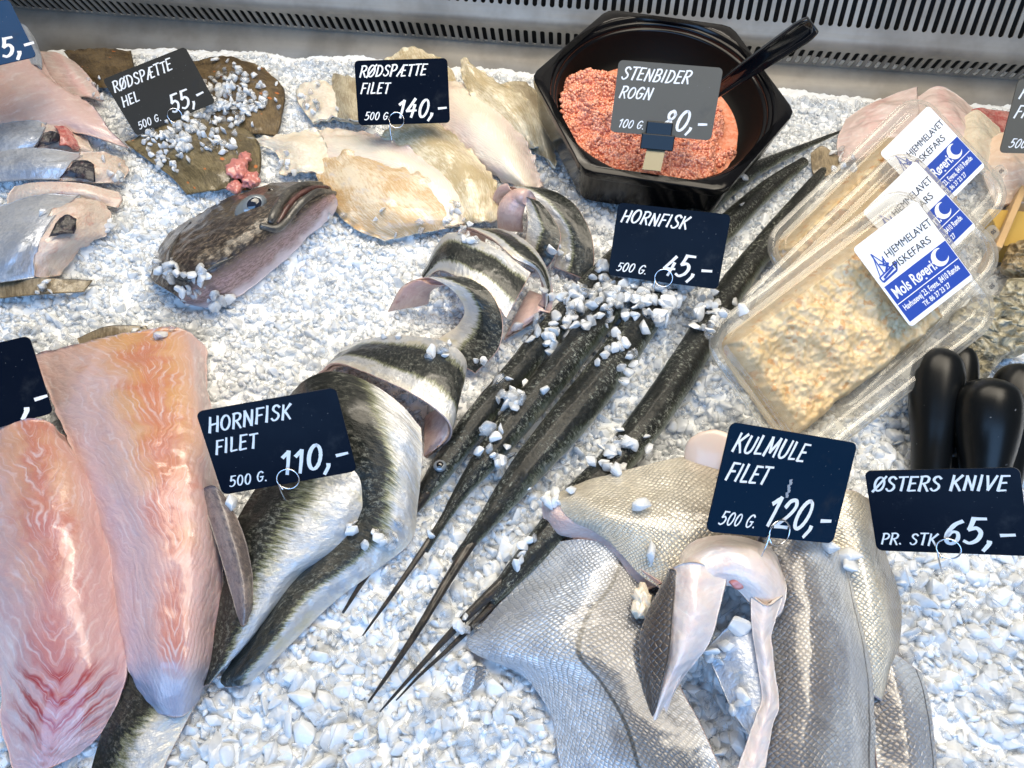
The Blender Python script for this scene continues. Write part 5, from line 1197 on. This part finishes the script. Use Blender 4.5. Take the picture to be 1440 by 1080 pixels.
def build_lumps(name, C, S, lib, mat, smooth):
    n = len(C); Rm = rotm(n); k = rng.integers(0, len(lib), n); VV, FF = [], []; off = 0
    for i in range(n):
        v, f = lib[k[i]]
        VV.append((v @ Rm[i].T) * S[i] + C[i]); FF.append(f + off); off += len(v)
    VV = np.vstack(VV); Ff = np.vstack(FF)
    me = bpy.data.meshes.new(name); me.vertices.add(len(VV)); me.vertices.foreach_set('co', VV.astype(np.float32).ravel())
    nf = len(Ff); me.loops.add(nf * 3); me.loops.foreach_set('vertex_index', Ff.astype(np.int32).ravel())
    me.polygons.add(nf); me.polygons.foreach_set('loop_start', np.arange(0, nf * 3, 3, dtype=np.int32)); me.polygons.foreach_set('loop_total', np.full(nf, 3, dtype=np.int32))
    me.update(calc_edges=True)
    return link(name, me, [mat], smooth=smooth)
def visible(x, y, z, m=50):
    u, v = project(np.array([x, y, z])); return -m < u < 1440 + m and -m < v < 1080 + m
def clear_of(c, r):
    h = BV.find_nearest(c, r * 1.02)
    return h[0] is None
C, S = [], []
def scatter(n, smin, smax, lift, cond):
    k = 0
    for _ in range(n):
        x, y = random.uniform(-.86, .86), random.uniform(.02, .93)
        if not cond(x, y): continue
        s = random.uniform(smin, smax) * random.uniform(.8, 1.15); z = hz_at(x, y) + random.uniform(-.45, lift) * s
        if not visible(x, y, z): continue
        if Vector((x, y, 0)).dot(WN) > .872: continue
        c = Vector((x, y, z))
        if not clear_of(c, s): continue
        C.append(tuple(c)); S.append(s); k += 1
    return k
front = lambda x, y: y < .26 + random.uniform(-.05, .05) or (x > .30 and y < .36)
scatter(20000, .0070, .0140, .05, front)
scatter(60000, .0030, .0065, .1, lambda x, y: True)
scatter(9000, .0060, .0105, .05, lambda x, y: True)
scatter(16000, .0042, .0085, .5, lambda x, y: -.02 < x < .22 and .2 < y < .55)
NA = len(C)
# loose lumps lying on the fish: (spot, spread in photo pixels, how many, size)
for (px, py, sp, n, s) in [(890, 405, 50, 110, .0085), (820, 425, 45, 80, .0080), (950, 430, 45, 100, .0088), (870, 500, 40, 14, .007), (1000, 440, 30, 40, .008), (780, 470, 30, 24, .0075), (870, 620, 28, 22, .0080), (720, 560, 26, 22, .0080), (700, 640, 30, 10, .007), (690, 610, 14, 5, .0080),
        (770, 700, 25, 16, .0065), (730, 770, 25, 12, .0065), (650, 880, 20, 8, .0060), (885, 510, 15, 4, .007), (310, 140, 36, 70, .0062), (330, 118, 30, 50, .0058), (350, 150, 34, 60, .0062), (280, 175, 30, 50, .0062), (250, 195, 28, 44, .0062), (310, 200, 30, 30, .006), (215, 195, 20, 16, .006), (140, 128, 20, 12, .005), (440, 150, 28, 20, .006),
        (240, 230, 22, 16, .0055), (225, 220, 14, 8, .005), (500, 745, 12, 3, .006), (545, 760, 22, 12, .0065), (600, 745, 20, 8, .006), (560, 450, 25, 22, .0055), (545, 465, 15, 10, .0055), (625, 495, 14, 6, .006), (690, 520, 20, 12, .006),
        (1010, 920, 14, 5, .0080), (1040, 880, 12, 4, .0075), (1020, 1005, 16, 5, .0075), (1045, 985, 8, 2, .007), (925, 775, 8, 1, .010), (900, 715, 8, 1, .009), (1190, 790, 16, 4, .010), (330, 700, 12, 4, .0075), (290, 388, 10, 4, .006), (262, 408, 32, 34, .0068), (310, 420, 16, 9, .008), (232, 380, 22, 16, .0066),
        (310, 290, 5, 1, .0055), (670, 340, 10, 3, .007), (790, 360, 14, 6, .0075), (1045, 250, 4, 1, .006), (1042, 290, 4, 1, .006), (200, 460, 10, 4, .0045), (165, 250, 22, 14, .006), (165, 320, 22, 16, .006), (140, 365, 20, 12, .0065), (60, 300, 8, 2, .006), (560, 335, 40, 24, .006), (650, 322, 24, 14, .006), (470, 310, 18, 8, .006), (395, 235, 22, 10, .006), (770, 250, 16, 10, .006), (640, 295, 10, 3, .006), (230, 462, 20, 8, .006), (1180, 225, 16, 8, .006), (600, 500, 8, 2, .007), (735, 470, 16, 10, .007), (60, 405, 14, 5, .0065), (1290, 770, 40, 18, .0085), (1400, 775, 30, 16, .0085), (860, 660, 20, 9, .0065), (900, 640, 14, 5, .0075)]:
    for _ in range(n):
        u, v = random.gauss(px, sp * .5), random.gauss(py, sp * .42)
        h = BV.ray_cast(Vector((0, 0, CAM_H)), ray(u, v).normalized())
        if h[0] is None: continue
        ss = s * random.uniform(.6, 1.15); nn_ = h[1] if h[1].z > 0 else -h[1]
        C.append(tuple(h[0] + nn_ * ss * .42 + Vector((0, 0, ss * .1)))); S.append(ss)
C, S = np.array(C), np.array(S)
big = (S > .0058) & (np.arange(len(S)) < NA); loose = np.arange(len(S)) >= NA; small = ~big & ~loose
ice = build_lumps('crushed_ice', C[big], S[big], LIBA, M['ice'], True)
tag(ice, 'crushed clear and white ice lumps covering the counter', 'ice', kind='stuff')
ice2 = build_lumps('fine_crushed_ice', C[small], S[small], LIBB, M['ice_fine'], False)
tag(ice2, 'finer crumbs of crushed ice between the larger lumps', 'ice', kind='stuff')
ice3 = build_lumps('loose_ice_lumps', C[loose], S[loose], LIBA, M['loose'], True)
tag(ice3, 'loose half melted ice lumps scattered over the garfish, plaice and hake', 'ice', kind='stuff')
print('lumps', len(C), NA)
